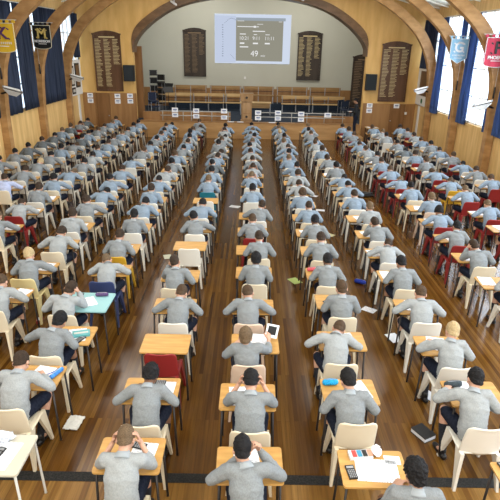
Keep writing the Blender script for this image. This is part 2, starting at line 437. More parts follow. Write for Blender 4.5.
# stage
bm = bmesh.new(); box(bm, -5.47 + PCX, 5.47 + PCX, YF - .05, YF + .25, 0, 0.76)
struct('stage_front', to_mesh(bm), M['stagewood'])
struct('floor_stage', boxm(-7.5, 7.5, YF + .25, 33.2, 0.6, 0.76), M['stagefloor'])
struct('trim_13', boxm(-5.4, 5.3, YF - .08, YF + .26, 0.76, 0.79), M['wains'])
struct('wall_stage_back', boxm(-7.6, 7.6, 33.0, 33.2, 0.6, 8.1), M['backwall'])
struct('trim_14', boxm(-7.4, 7.4, 32.96, 33.0, 0.76, 1.85), M['wains'])
struct('wall_stage_left', boxm(-7.6, -7.4, YF + .3, 33.0, 0.6, 8.1), M['backwall'])
struct('wall_stage_right', boxm(7.4, 7.6, YF + .3, 33.0, 0.6, 8.1), M['backwall'])
struct('ceiling_stage', boxm(-7.6, 7.6, YF + .3, 33.2, 8.1, 8.2), M['ceil'])
struct('trim_15', boxm(-5.85, -5.40, 27.2, 27.35, 0.76, 4.17), M['doorwood'])   # brown wing panel, stage left of picture
# switch plate on the back wall
tag(link('switch_box', boxm(-.45, -.33, 32.95, 33.0, 2.40, 2.54, .01), M['white']), 'small white switch box on the grey wall below the projected slide', 'switch')

# ------------------------------------------------------------------ curtains
def curtain_mesh(y0, y1, z0, z1, amp=0.05, waves=7, sag=0.0):
    bm = bmesh.new(); n = waves * 8; rows = []
    for j in range(9):
        z = z0 + (z1 - z0) * j / 8
        r = []
        for i in range(n + 1):
            t = i / n
            r.append(bm.verts.new((amp * math.sin(t * waves * 2 * PI + .3 * math.sin(j * .5 + t * 5)) * (1 - .25 * j / 8) + .012 * math.sin(t * 31 + j), y0 + (y1 - y0) * t, z + sag * math.sin(t * PI) * (j == 0))))
        rows.append(r)
    for a, b in zip(rows[:-1], rows[1:]):
        for i in range(n): bm.faces.new((a[i], a[i + 1], b[i + 1], b[i]))
    bmesh.ops.solidify(bm, geom=bm.faces[:], thickness=0.012)
    return to_mesh(bm, 'curtain', smooth=True)
def curtain(y0, y1, z0, z1, X, mat, label, waves=7):
    o = link('curtain', curtain_mesh(0, y1 - y0, 0, z1 - z0, waves=waves), mat, loc=(X, y0, z0))
    tag(o, label, 'curtain', 'window curtains')
    return o
LX = XL + 0.09
curtain(17.46, 18.86, 1.97, 5.5, LX, M['curtain_l'], 'navy curtain left of the white gap, behind the yellow banner', 4)
curtain(18.98, 20.33, 2.0, 5.5, LX, M['curtain_l'], 'wide navy curtain between the yellow banner and the black banner', 9)
curtain(20.70, 23.48, 2.0, 5.5, LX, M['curtain_l'], 'navy curtain between the black banner arch and the arch beside the pictures', 12)
curtain(14.30, 17.12, 2.0, 5.5, LX, M['curtain_l'], 'navy curtain at the left edge behind the yellow banner arch', 12)
curtain(25.0, 25.9, 3.65, 5.5, LX, M['curtain_l'], 'short blue curtain above the framed pictures on the left wall', 4)
RX = XR - 0.09
curtain(23.9, 25.7, 3.45, 5.5, RX, M['curtain_l'], 'short dark curtain above the white notice board on the right wall', 8)
for (ya, yb), a in zip(BAYS[1:4], ('beside the far floodlight', 'between the two pale banners', 'right of the red banner')):
    curtain(yb - 0.78, yb - .02, 1.72, 5.5, RX, M['curtain_r'], 'bright blue gathered curtain on the far side of the window %s' % a, 5)
    curtain(ya + .02, ya + 0.42, 1.72, 5.5, RX, M['curtain_r'], 'narrow dark blue curtain on the near side of the window %s' % a, 3)

# ------------------------------------------------------------------ boards on the walls
def honours(name, x0, x1, z0, z1, y, bm_mat, gold, label, cols=3, rows=26, seed=1):
    r = random.Random(seed)
    w = x1 - x0
    root = empty(name, ((x0 + x1) / 2, y, z0))
    bm = bmesh.new(); h = z1 - z0
    top = [(-w / 2, 0), (w / 2, 0), (w / 2, h * .955)] + [(w / 2 * math.cos(t) * .98, h * .955 + h * .045 * (math.sin(t) ** 2)) for t in [PI * k / 16 for k in range(1, 16)]] + [(-w / 2, h * .955)]
    prism(bm, top, -0.05, 0, 'Y'); link('panel', to_mesh(bm, bevel=.0), bm_mat, parent=root)
    bm = bmesh.new()
    t = .05
    box(bm, -w / 2 - .02, -w / 2 + t, -.08, -.05, 0, h * .95); box(bm, w / 2 - t, w / 2 + .02, -.08, -.05, 0, h * .95)
    box(bm, -w / 2 - .02, w / 2 + .02, -.08, -.05, -.02, t); box(bm, -w / 2 - .05, w / 2 + .05, -.10, -.04, h * .93, h * .955)
    link('frame', to_mesh(bm, bevel=.008), bm_mat, parent=root)
    bm = bmesh.new()
    box(bm, -w * .3, w * .3, -.056, -.05, h * .885, h * .905)
    for c in range(cols):
        cx = -w / 2 + w * (c + .5) / cols
        n = rows if c < cols - 1 else int(rows * .55)
        for k in range(n):
            z = h * .86 - (h * .80) * k / rows
            l = w / cols * r.uniform(.22, .38)
            box(bm, cx - w / cols * .38, cx - w / cols * .38 + l * 2, -.054, -.05, z - .014, z + .008)
    link('gilt_lettering', to_mesh(bm), gold, parent=root)
    tag(root, label, 'honours board'); return root
honours('honours_board', -7.36, -6.12, 2.16, 4.82, YF - .0, M['board'], M['gold'], 'tall brown honours board with gold names on the left front wall', 3, 34, 1)
honours('honours_board', 6.10, 7.38, 1.92, 4.60, YF - .0, M['board'], M['gold'], 'tall brown honours board with gold names on the right front wall', 3, 34, 2)
honours('honours_board', -4.02, -2.74, 2.52, 5.20, 32.99, M['board_dk'], M['gold_dim'], 'dark honours board on the stage back wall left of the slide', 3, 30, 3)
honours('honours_board', 2.72, 4.10, 2.42, 5.15, 32.99, M['board_dk'], M['gold'], 'dark honours board on the stage back wall right of the slide', 3, 30, 4)
b5 = honours('honours_board', -.6, .6, 0, 2.5, 0, M['board_dk'], M['gold_dim'], 'dark board turned sideways at the right edge of the stage', 2, 26, 5)
b5.location = (5.58, 27.2, 1.5); b5.rotation_euler = (0, 0, math.radians(-38))

def notice(name, X, sg, y0, y1, z0, z1, label):
    root = empty(name, (X, (y0 + y1) / 2, z0))
    d = -sg
    def bx(ya, yb, za, zb, t0, t1, n, m):
        a, b = sorted((d * t0, d * t1)); c = (y0 + y1) / 2
        return link(n, boxm(a, b, ya - c, yb - c, za - z0, zb - z0, .004), m, parent=root)
    bx(y0, y1, z0, z1, -.055, .06, 'backing_board', M['white'])
    return root, bx
rt, bx = notice('picture_board', XL, -1, 24.15, 25.85, 2.02, 3.55, '')
tag(rt, 'white board of framed pictures on the left wall beside the stage corner', 'display board')
for ya, yb, za, zb in ((24.3, 24.75, 2.45, 3.3), (24.95, 25.55, 2.35, 3.4), (24.35, 24.8, 2.1, 2.38)):
    f = bx(ya, yb, za, zb, .06, .085, 'picture_frame', M['black'])
    c = (24.15 + 25.85) / 2
    link('picture', boxm(.085, .09, ya + .07 - c, yb - .07 - c, za + .08 - 2.02, zb - .08 - 2.02), M['palemetal'] if yb < 25 else M['board'], parent=f)
rt, bx = notice('notice_board', XR, 1, 24.0, 25.9, 1.84, 3.45, '')
tag(rt, 'white mounted brown honours list with green emblem on the right wall', 'notice board')
c = (24.0 + 25.9) / 2
bx(24.2, 25.45, 2.28, 3.35, .06, .085, 'brown_panel', M['board'])
bm = bmesh.new()
bmesh.ops.create_cone(bm, cap_ends=True, segments=20, radius1=.11, radius2=.11, depth=.012, matrix=Matrix.Translation((-.068, 24.95 - c, .2)) @ Matrix.Rotation(PI / 2, 4, 'Y'))
link('emblem', to_mesh(bm), plain('emblem_green', (.03, .16, .07)), parent=rt)

# speakers
for x, z, lab in ((-5.76, 2.62, 'black wall speaker left of the stage opening'), (5.66, 2.42, 'black wall speaker right of the stage opening')):
    r = empty('wall_speaker', (x, YF, z))
    link('cabinet', boxm(-.25, .25, -.30, -.02, 0, .72, .02), M['black'], parent=r)
    link('grille', boxm(-.21, .21, -.315, -.30, .04, .68, .005), plain('grille_cloth', (.02, .025, .03), .9), parent=r)
    link('bracket', boxm(-.05, .05, -.03, 0, .3, .5), M['greymetal'], parent=r)
    tag(r, lab, 'speaker', 'wall speakers')

# A4 signs
def sign(x, y, z, label, w=.27, h=.20, s=1.0):
    r = empty('paper_sign', (x, y, z))
    link('sheet', boxm(-w / 2, w / 2, -.006, 0, -h / 2, h / 2), M['paper_plain'], parent=r)
    bm = bmesh.new()
    box(bm, -w * .30, w * .30, -.008, -.006, h * .02, h * .22); box(bm, -w * .24, w * .24, -.008, -.006, -h * .22, -h * .12)
    link('print', to_mesh(bm), M['signblue'], parent=r)
    tag(r, label, 'sign', 'paper signs'); return r
for x, z, lab in ((-7.74, 1.93, 'upper white paper sign left of the left front door'), (-7.74, 1.68, 'lower white paper sign left of the left front door'),
                  (-6.43, 1.92, 'upper white paper sign between the left door and the speaker'), (-6.43, 1.67, 'lower white paper sign between the left door and the speaker'),
                  (-5.82, 1.94, 'upper white paper sign beneath the left wall speaker'), (-5.82, 1.69, 'lower white paper sign beneath the left wall speaker'),
                  (5.74, 1.70, 'upper white paper sign beneath the right wall speaker'), (5.74, 1.45, 'lower white paper sign beneath the right wall speaker'),
                  (7.04, 1.70, 'single white paper sign below the right honours board')):
    sign(x, YF - .03, z, lab, .27, .21)
sw = bmesh.new(); box(sw, -.05, .05, -.03, 0, -.06, .06)
tag(link('wall_light_switch', to_mesh(sw, bevel=.006), M['white'], loc=(7.52, YF - .022, 1.36)), 'small white switch on the door by the right corner', 'switch')

# stage rails
YR = YF + .05
def rail(name, x0, x1, posts, label):
    r = empty(name, ((x0 + x1) / 2, YR, .79)); c = (x0 + x1) / 2
    for z in (.47, .26):
        bm = bmesh.new(); tube(bm, [(x0 - c, 0, z), (x1 - c, 0, z)], [.022, .022], 8, V((0, 0, 1)))
        link('rail_bar', to_mesh(bm, smooth=True), M['rail'], parent=r)
    for x in posts:
        bm = bmesh.new(); tube(bm, [(x - c, 0, 0.02), (x - c, 0, .47)], [.02, .02], 8, V((1, 0, 0)))
        link('post', to_mesh(bm, smooth=True), M['rail'], parent=r)
    tag(r, label, 'railing', 'stage railings'); return r
rail('stage_railing', -4.4, -1.0, (-4.3, -3.3, -2.9, -1.9, -1.1), 'metal railing on the stage edge left of the lectern')
rail('stage_railing', .3, 4.6, (.4, 1.2, 2.0, 2.75, 3.6, 4.5), 'metal railing on the stage edge right of the lectern')
cnt = {}
for x, zu, zl, lab in ((-3.69, 1.31, 1.07, 'far left of the stage railing'), (-2.66, 1.29, 1.03, 'second pair on the left stage railing'), (-1.3, 1.30, 1.0, 'left stage railing beside the lectern'),
                       (.36, 1.25, 1.0, 'right stage railing beside the lectern'), (1.33, 1.26, 1.0, 'middle of the right stage railing'), (2.46, 1.23, .96, 'third pair on the right stage railing')):
    sign(x, YR - .03, zu, 'upper white paper sign, ' + lab, .30, .22)
    sign(x, YR - .03, zl, 'lower white paper sign, ' + lab, .30, .20)
sign(3.76, YR - .03, 1.2, 'single white paper sign at the right end of the stage railing', .34, .22)
# raised timber plinth behind the left rail and sheets on the stage lip
struct('trim_16', boxm(-5.3, -1.0, YF + .32, YF + .5, .76, 1.18), M['wains'])
struct('trim_17', boxm(2.6, 5.2, YF + .32, YF + .5, .76, 1.10), M['wains'])
for k, (x, lab) in enumerate(((-.98, 'left of the lectern'), (-.5, 'under the lectern'), (1.05, 'right of the lectern'))):
    bm = bmesh.new(); box(bm, -.16, .16, -.1, .1, 0, .012)
    tag(link('paper_sheet', to_mesh(bm), M['paper_plain'], loc=(x, YF - .0, .792)), 'white sheet lying on the stage edge ' + lab, 'paper', 'sheets on the stage edge')

# lectern
r = empty('lectern', (-.21, 26.55, .76))
link('base', boxm(-.30, .30, -.25, .25, 0, .08, .01), M['lectern'], parent=r)
link('column', boxm(-.25, .25, -.20, .20, .08, .98, .01), M['lectern'], parent=r)
bm = bmesh.new(); box(bm, -.18, .18, -.225, -.20, .42, .92); box(bm, -.18, .18, -.225, -.20, .12, .37)
link('front_panel', to_mesh(bm, bevel=.008), mottled('lectern_panel', (.33, .2, .095), (.42, .26, .13), (6, 6, 1), .4), parent=r)
bm = bmesh.new(); prism(bm, [(-.30, .98), (.30, .98), (.33, 1.36), (-.33, 1.36)], -.26, .22, 'Y')
link('head', to_mesh(bm, bevel=.012), M['lectern'], parent=r)
for z, n in ((1.16, 'crest'), (.25, 'crest')):
    bm = bmesh.new()
    bmesh.ops.create_cone(bm, cap_ends=True, segments=20, radius1=.065, radius2=.05, depth=.03, matrix=Matrix.Translation((0, -.265 if z > 1 else -.235, z)) @ Matrix.Rotation(PI / 2, 4, 'X'))
    link(n, to_mesh(bm), M['board_dk'], parent=r)
tag(r, 'wooden lectern with dark round crests at the front of the stage', 'lectern')

# benches on the stage
def bench(x0, x1, y, z0, mat, label, legs=3, back=.93):
    w = x1 - x0
    r = empty('stage_bench', ((x0 + x1) / 2, y, z0))
    link('backrest', boxm(-w / 2, w / 2, .16, .20, back - .17, back, .01), mat, parent=r)
    link('seat', boxm(-w / 2, w / 2, -.22, .16, .42, .46, .01), mat, parent=r)
    link('lower_rail', boxm(-w / 2 + .05, w / 2 - .05, .15, .18, back - .30, back - .25, .008), M['board'], parent=r)
    for k in range(legs):
        x = -w / 2 + .06 + (w - .12) * k / (legs - 1)
        bm = bmesh.new()
        box(bm, x - .02, x + .02, -.2, -.16, 0, .42); box(bm, x - .02, x + .02, .13, .17, 0, back - .02); box(bm, x - .02, x + .02, -.2, .15, .38, .42)
        link('leg', to_mesh(bm), M['greymetal'], parent=r)
    tag(r, label, 'bench', 'benches on the stage')
struct('stage_step', boxm(-4.8, 5.8, 31.6, 32.5, .76, 1.12), M['stagefloor'])
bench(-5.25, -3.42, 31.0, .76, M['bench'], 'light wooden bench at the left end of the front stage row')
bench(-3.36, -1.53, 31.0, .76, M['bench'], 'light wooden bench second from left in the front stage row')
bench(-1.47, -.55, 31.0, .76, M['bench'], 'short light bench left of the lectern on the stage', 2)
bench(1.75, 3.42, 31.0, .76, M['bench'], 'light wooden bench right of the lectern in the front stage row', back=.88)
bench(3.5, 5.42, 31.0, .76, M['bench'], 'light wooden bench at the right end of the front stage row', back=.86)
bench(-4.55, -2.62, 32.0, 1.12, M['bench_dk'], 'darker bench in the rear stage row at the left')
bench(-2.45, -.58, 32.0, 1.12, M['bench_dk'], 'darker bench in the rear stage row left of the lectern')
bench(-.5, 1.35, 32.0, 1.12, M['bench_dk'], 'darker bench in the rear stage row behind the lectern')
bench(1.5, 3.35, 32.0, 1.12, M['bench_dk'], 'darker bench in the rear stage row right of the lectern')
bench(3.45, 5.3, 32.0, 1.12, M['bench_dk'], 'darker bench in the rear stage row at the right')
# table beside the lectern
r = empty('stage_table', (.35, 29.3, .76))
link('tabletop', boxm(-.95, .75, -.3, .3, .62, .67, .008), M['bench'], parent=r)
link('modesty_panel', boxm(-.9, .7, -.26, -.23, .38, .62), M['bench_dk'], parent=r)
for x in (-.9, .7):
    for y in (-.25, .25): link('leg', boxm(x - .02, x + .02, y - .02, y + .02, 0, .62), M['greymetal'], parent=r)
tag(r, 'low wooden table on the stage behind the lectern', 'table')

# dark clutter at the stage sides: stacked chairs, stands
def stack_chair(x, y, z, rz, mat, label):
    r = empty('stacking_chair', (x, y, z), rz)
    bm = bmesh.new(); box(bm, -.22, .22, -.22, .2, .43, .48); link('seat', to_mesh(bm, bevel=.02), mat, parent=r)
    bm = bmesh.new(); box(bm, -.22, .22, .2, .25, .58, .88); link('backrest', to_mesh(bm, bevel=.03), mat, parent=r)
    for sx in (-1, 1):
        for sy in (-1, 1):
            bm = bmesh.new(); tube(bm, [(sx * .2, sy * .2, .43 if sy < 0 else .84), (sx * .22, sy * .23, .01)], [.012, .012], 6)
            link('leg', to_mesh(bm), M['greymetal'], parent=r)
    tag(r, label, 'chair', 'stacked chairs on the stage')
for k in range(4): stack_chair(-5.55, 31.0, .76 + k * .42, .2, M['black'], 'black chair in the tall stack at stage left, %s' % ('bottom one', 'second from bottom', 'second from top', 'topmost')[k])
for k in range(4): stack_chair(-5.05, 30.0, .76 + k * .36, -.2, M['black'], 'black chair in the lower stack at stage left, %s' % ('bottom one', 'second from bottom', 'second from top', 'topmost')[k])
for k in range(2): stack_chair(-5.1, 28.2, .76 + k * .28, .5, plain('navy_fabric%d' % k, (.014, .022, .05), .9), 'navy chair nearest the stage edge at left, %s' % ('lower', 'upper')[k])
def music_stand(x, y, rz, label):
    r = empty('music_stand', (x, y, .76), rz)
    bm = bmesh.new(); tube(bm, [(0, 0, .12), (0, 0, 1.15)], [.012, .012], 6); link('pole', to_mesh(bm), M['darkmetal'], parent=r)
    for k in range(3):
        a = k * 2 * PI / 3; bm = bmesh.new(); tube(bm, [(0, 0, .2), (.28 * math.cos(a), .28 * math.sin(a), .012)], [.01, .01], 6); link('leg', to_mesh(bm), M['darkmetal'], parent=r)
    bm = bmesh.new(); box(bm, -.27, .27, -.012, .012, -.17, .17, Matrix.Translation((0, 0, 1.22)) @ Matrix.Rotation(math.radians(-35), 4, 'X'))
    link('desk_plate', to_mesh(bm), M['black'], parent=r)
    tag(r, label, 'music stand', 'music stands on the stage')
music_stand(-4.5, 29.4, .4, 'black music stand by the left end bench on the stage')
music_stand(-4.9, 32.2, -.3, 'black music stand behind the left benches')
for k in range(4): stack_chair(5.0 + .45 * (k % 2), 28.3 + .7 * (k // 2), .76, .3 * k, plain('blue_fabric%d' % k, (.018, .03, .06), .9), 'navy chair at stage right, %s' % ('front one by the teacher', 'front one by the dark board', 'rear one by the benches', 'rear one by the dark board')[k])

# the projected slide
r = empty('projected_slide', (.03, 32.98, 4.63))
W, Hh = 4.46, 2.69
link('picture', boxm(-W / 2, W / 2, 0, .015, -Hh / 2, Hh / 2), emit('slide_white', (.72, .80, .95), .95), parent=r)
link('toolbar_panel', boxm(-W / 2 + .02, -W / 2 + 1.24, -.004, 0, -Hh / 2 + .05, Hh / 2 - .1), emit('slide_pale', (.64, .72, .90), .92), parent=r)
bmx = bmesh.new(); box(bmx, -.98, 1.78, -.006, -.002, -1.2, 1.08)
link('timer_panel', to_mesh(bmx), emit('slide_grey', (.32, .31, .25), 1.0), parent=r)
bmx = bmesh.new(); box(bmx, -.98, 1.9, -.008, -.003, 1.0, 1.16)
link('title_bar', to_mesh(bmx), emit('slide_bar', (.36, .41, .46), 1.0), parent=r)
TX = emit('slide_text', (.9, .9, .9), 1.0)
def slide_text(s, x, z, size, bold=0.0):
    link('lettering', text_mesh(s, size, TX, .002, bold), TX, parent=r, loc=(x, -.012, z), rot=(PI / 2, 0, 0))
slide_text('10:21', -.50, .05, .27); slide_text('9:11', .22, .05, .27); slide_text('11:11', 1.0, .05, .27)
slide_text('49', .12, -.80, .46); slide_text('min', .62, -.90, .18)
bmx = bmesh.new(); rr = random.Random(4)
for x0, x1, z, t in ((-.9, .05, .68, .02), (.05, .2, .68, .05), (.22, .35, .68, .02), (.0, .72, .44, .025), (.25, .6, .82, .012), (-.75, -.4, .28, .025), (.06, .26, .26, .018), (.75, 1.0, .26, .018),
                     (-.75, -.48, -.22, .04), (-.75, -.25, -.42, .03), (.02, .32, -.22, .04), (.72, 1.02, -.22, .04), (-.9, -.5, .98, .012), (1.5, 1.7, .96, .012)):
    box(bmx, x0, x1, -.012, -.008, z - t, z + t)
link('small_print', to_mesh(bmx), TX, parent=r)
bmx = bmesh.new()
for k in range(14):
    z = .75 - k * .13; box(bmx, -1.78 + rr.uniform(-.03, .03), -1.72, -.008, -.004, z - .02, z + .02)
for k in range(9):
    a = k / 8; box(bmx, -1.65 + a * .6, -1.6 + a * .6, -.008, -.004, .85 + .25 * math.sin(a * 2.4), .88 + .25 * math.sin(a * 2.4))
for k in range(5):
    a = k / 4; box(bmx, -1.3 + a * .2, -1.27 + a * .2, -.008, -.004, -.88 - .2 * a, -.85 - .2 * a)
link('toolbar_marks', to_mesh(bmx), emit('slide_mark', (.22, .27, .36), 1.0), parent=r)
tag(r, 'projected exam timer slide on the grey wall above the stage', 'projection')

# ------------------------------------------------------------------ banners, floodlights, cords
def banner(x, y, ztop, w, h, cloth, edge, letter, letter_m, word, word_m, point, label):
    r = empty('house_banner', (x, y, ztop))
    n = 12
    if point: low = [(w / 2, -h * .78), (0, -h), (-w / 2, -h * .78)]
    else: low = [(w / 2 * math.cos(t), -h * .86 - h * .14 * math.sin(t) ** .8) for t in [PI * k / n for k in range(0, n + 1)]]
    out = [(-w / 2, 0), (w / 2, 0)] + low
    bm = bmesh.new(); prism(bm, list(reversed(out)), -.012, .012, 'Y')
    for v in bm.verts: v.co.y += .012 * math.sin(v.co.x * 14)
    link('cloth', to_mesh(bm), cloth, parent=r)
    # border
    bm = bmesh.new()
    pts = [(a * .97, b * .985 - h * .01) for a, b in out] ; pts.append(pts[0])
    for (a, b), (c, d) in zip(pts[:-1], pts[1:]):
        if (V((a, b)) - V((c, d))).length > .001: tube(bm, [(a, -.022, b), (c, -.022, d)], [.011, .011], 6, V((0, 1, 0)))
    link('border', to_mesh(bm), edge, parent=r)
    bm = bmesh.new()
    for k in range(5): box(bm, -w / 2 + w * k / 4 - w * .06, -w / 2 + w * k / 4 + w * .06, -.016, .016, 0, .085)
    link('hanging_loops', to_mesh(bm), cloth, parent=r)
    bm = bmesh.new(); tube(bm, [(-w / 2 - .09, 0, .085), (w / 2 + .09, 0, .085)], [.014, .014], 8, V((0, 0, 1)))
    link('rod', to_mesh(bm), M['palemetal'], parent=r)
    me = text_mesh(letter, h * .56, letter_m, .006, .012)
    # blackletter spurs on the initial
    bm = bmesh.new(); bm.from_mesh(me)
    for sx, sz in ((-.26, .16), (.24, .16), (-.25, -.16), (.25, -.16), (-.02, .20)):
        box(bm, -.04, .04, -.018, .018, -.006, .006, Matrix.Translation((sx * w, sz * h, 0)) @ Matrix.Rotation(-.6, 4, 'Z'))
    bm.to_mesh(me); bm.free()
    link('letter', me, letter_m, parent=r, loc=(0, -.03, -h * .36), rot=(PI / 2, 0, 0))
    if word: me = text_mesh(word, w * .17, word_m, .004, .004)
    else:   # a word too faint to read: a row of small upright strokes
        bm = bmesh.new()
        for k in range(9):
            box(bm, -w * .32 + w * .08 * k - w * .018, -w * .32 + w * .08 * k + w * .018, -.03, .03, -.002, .002)
        me = to_mesh(bm)
    link('word', me, word_m, parent=r, loc=(0, -.03, -h * .67), rot=(PI / 2, 0, 0))
    bm = bmesh.new(); box(bm, -w * .22, w * .22, -.026, -.02, -h * .79, -h * .765)
    link('motto_line', to_mesh(bm), word_m, parent=r)
    tag(r, label, 'banner', 'house banners'); return r
cl = lambda n, c: mottled(n, tuple(x * .9 for x in c), tuple(x * 1.08 for x in c), (6, 6, 2), .8)
W_ = plain('banner_white', (.72, .72, .72), .7); GD = plain('banner_gold', (.62, .46, .14), .6); CR = plain('banner_cream', (.70, .66, .5), .7)
banner(-7.57, 20.22, 4.84, .66, .80, cl('banner_black', (.010, .011, .012)), CR, 'M', GD, 'MORRISON', W_, False, 'black house banner with gold M hanging on a left arch')
banner(-7.56, 17.02, 4.80, .74, .84, cl('banner_yellow', (.72, .45, .03)), CR, 'K', plain('banner_purple', (.09, .03, .11), .7), '', W_, False, 'yellow house banner with purple K at the left edge')
banner(7.50, 20.22, 4.66, .64, .84, cl('banner_sky', (.26, .46, .62)), W_, 'G', W_, '', W_, True, 'pale blue house banner with a white initial on a right arch')
banner(7.50, 17.02, 4.66, .78, .86, cl('banner_red', (.50, .05, .09)), W_, 'P', M['black'], 'PHOENIX', W_, False, 'crimson house banner with a black P at the right edge')
for x, y, z0, lab in ((-7.82, 20.3, 3.2, 'below the black banner'), (-7.82, 17.1, 3.2, 'below the yellow banner'), (7.66, 20.3, 2.9, 'below the pale blue banner'), (7.66, 17.1, 2.9, 'below the red banner')):
    r = empty('pull_cord', (x, y, z0))
    bm = bmesh.new(); tube(bm, [(0, 0, .3), (0, 0, .98)], [.006, .006], 6); link('cord', to_mesh(bm), M['palemetal'], parent=r)
    bm = bmesh.new(); tube(bm, [(0, 0, 0), (0, 0, .3)], [.03, .024], 8); link('handle', to_mesh(bm, smooth=True), M['darkmetal'], parent=r)
    tag(r, 'dark handled cord hanging on the arch ' + lab, 'cord', 'cords on the arches')
def floodlight(x, y, z, sg, label):
    r = empty('floodlight', (x, y, z), 0)
    # two hinged plates: a flat pale reflector and a tilted visor meeting in a shallow V
    m1 = Matrix.Rotation(sg * math.radians(14), 4, 'Y') @ Matrix.Rotation(math.radians(-22), 4, 'X')
    bm = bmesh.new(); prism(bm, [(-.30, -.16), (.30, -.16), (.24, .12), (-.24, .12)], -.03, .03, 'Z', m1)
    link('housing', to_mesh(bm, bevel=.01), M['greymetal'], parent=r)
    bm = bmesh.new(); box(bm, -.25, .25, -.175, -.16, -.024, .024, m1); box(bm, -.22, .22, -.14, .09, .03, .04, m1)
    link('lamp_glass', to_mesh(bm), M['white'], parent=r)
    m2 = Matrix.Translation((0, -.14, -.02)) @ Matrix.Rotation(sg * math.radians(14), 4, 'Y') @ Matrix.Rotation(math.radians(-58), 4, 'X')
    bm = bmesh.new(); prism(bm, [(-.28, -.01), (.28, -.01), (.12, .17), (-.12, .17)], -.008, .008, 'Z', m2)
    link('visor', to_mesh(bm), M['white'], parent=r)
    bm = bmesh.new(); tube(bm, [(sg * -.1, .06, -.02), (sg * -.46, .14, -.12)], [.03, .03], 8); link('bracket', to_mesh(bm), M['darkmetal'], parent=r)
    tag(r, label, 'lamp', 'floodlights on the arches')
floodlight(-7.46, 17.02, 2.86, 1, 'grey floodlight on the arch below the yellow banner')
floodlight(-7.44, 23.4, 2.9, 1, 'grey floodlight on the arch in front of the framed pictures')
floodlight(7.28, 23.4, 2.66, -1, 'grey floodlight on the right arch beside the notice board')
floodlight(7.28, 17.02, 2.7, -1, 'grey floodlight on the right arch below the red banner')
# small spotlights on the proscenium band
for x, z, lab in ((-3.55, 6.0, 'left'), (2.15, 6.3, 'right')):
    r = empty('spotlight', (x, YF - .1, z)); bm = bmesh.new(); tube(bm, [(-.12, -.05, .08), (.1, -.15, -.06)], [.05, .06], 10); link('lamp_body', to_mesh(bm, smooth=True), M['white'], parent=r)
    link('mount', boxm(-.03, .03, -.05, .05, .05, .12), M['greymetal'], parent=r)
    tag(r, 'small white spotlight on the dark stage arch, %s one' % lab, 'lamp', 'spotlights on the stage arch')
#PART2
# ------------------------------------------------------------------ people
def hand(bm, wrist, d, back, side, curl=0.55, spread=1.0, s=1.0):
    """palm, four unequal fingers and a thumb; d = finger direction, back = back-of-hand normal, side=+1 right hand"""
    d = d.normalized(); back = (back - d * back.dot(d)).normalized(); x = d.cross(back) * 1.0   # x to the right when d fwd, back up
    x.normalize()
    P = lambda a, b, c: wrist + (x * a + d * b + back * c) * s
    # palm as a flat lofted slab
    tube(bm, [P(0, -.02, 0), P(0, .03, 0), P(0, .085, 0)], [(.024 * s, .017 * s), (.036 * s, .017 * s), (.040 * s, .014 * s)], 10, x)
    for i, (ox, L, r) in enumerate(((-.029, .070, .0085), (-.0095, .080, .009), (.0105, .074, .0088), (.029, .058, .0078))):
        if side < 0: ox = -ox
        a = 0.0; p = P(ox, .078, .002); pts = [p]; rad = [r * s]
        for k, f in enumerate((.45, .32, .23)):
            a += curl * (.55 if k == 0 else .8)
            dirv = d * math.cos(a) - back * math.sin(a) + x * (ox * 3.2 * spread)
            p = p + dirv.normalized() * L * f * s; pts.append(p); rad.append(r * s * (1 - .10 * (k + 1)))
        tube(bm, pts, rad, 8, x)
    sx = -1 if side > 0 else 1
    tube(bm, [P(sx * .022, .012, -.004), P(sx * .050, .040, -.012), P(sx * .058, .068, -.022), P(sx * .052, .092, -.03)], [.014 * s, .0115 * s, .010 * s, .008 * s], 8, back)

def head_geo(bm, m):
    ball(bm, (0, -.012, .030), (.074, .093, .092), m)
    ball(bm, (0, .020, -.015), (.066, .072, .085), m)
    ball(bm, (0, .038, -.068), (.046, .048, .045), m)
    ball(bm, (0, .062, .030), (.052, .024, .018), m)                       # brow
    tube(bm, [m @ V((0, .086, .018)), m @ V((0, .104, -.018)), m @ V((0, .098, -.030))], [.010, .0145, .012], 8)
    for s in (-1, 1):
        ball(bm, (s * .076, -.008, -.008), (.010, .021, .031), m)
        ball(bm, (s * .045, .062, -.02), (.022, .02, .02), m)
    ball(bm, (0, .084, -.058), (.024, .010, .007), m); ball(bm, (0, .082, -.070), (.020, .010, .007), m)   # lips

def eyes_into(me, m):
    bm = bmesh.new(); bm.from_mesh(me)
    n0 = len(bm.faces)
    for s in (-1, 1):
        ball(bm, (s * .030, .074, .008), (.0125, .0125, .010), m, 10)
    bm.faces.ensure_lookup_table(); n1 = len(bm.faces)
    for f in bm.faces[n0:]: f.material_index = 1; f.smooth = True
    for s in (-1, 1): ball(bm, (s * .030, .0845, .008), (.0055, .004, .0055), m, 8)
    bm.faces.ensure_lookup_table()
    for f in bm.faces[n1:]: f.material_index = 2; f.smooth = True
    bm.to_mesh(me); bm.free()

def wrinkle(amp, sc=9.0, sx=1.0):
    def f(c):
        a = noise.noise(V((c.x * sc * sx, c.y * sc * 1.3, c.z * sc * 1.8)))
        b = noise.noise(V((c.x * sc * 2.3 + 7, c.y * sc * 2.6, c.z * sc * 3.1)))
        return amp * (1 - abs(a) * 2.2) * .7 + amp * .5 * b
    return f

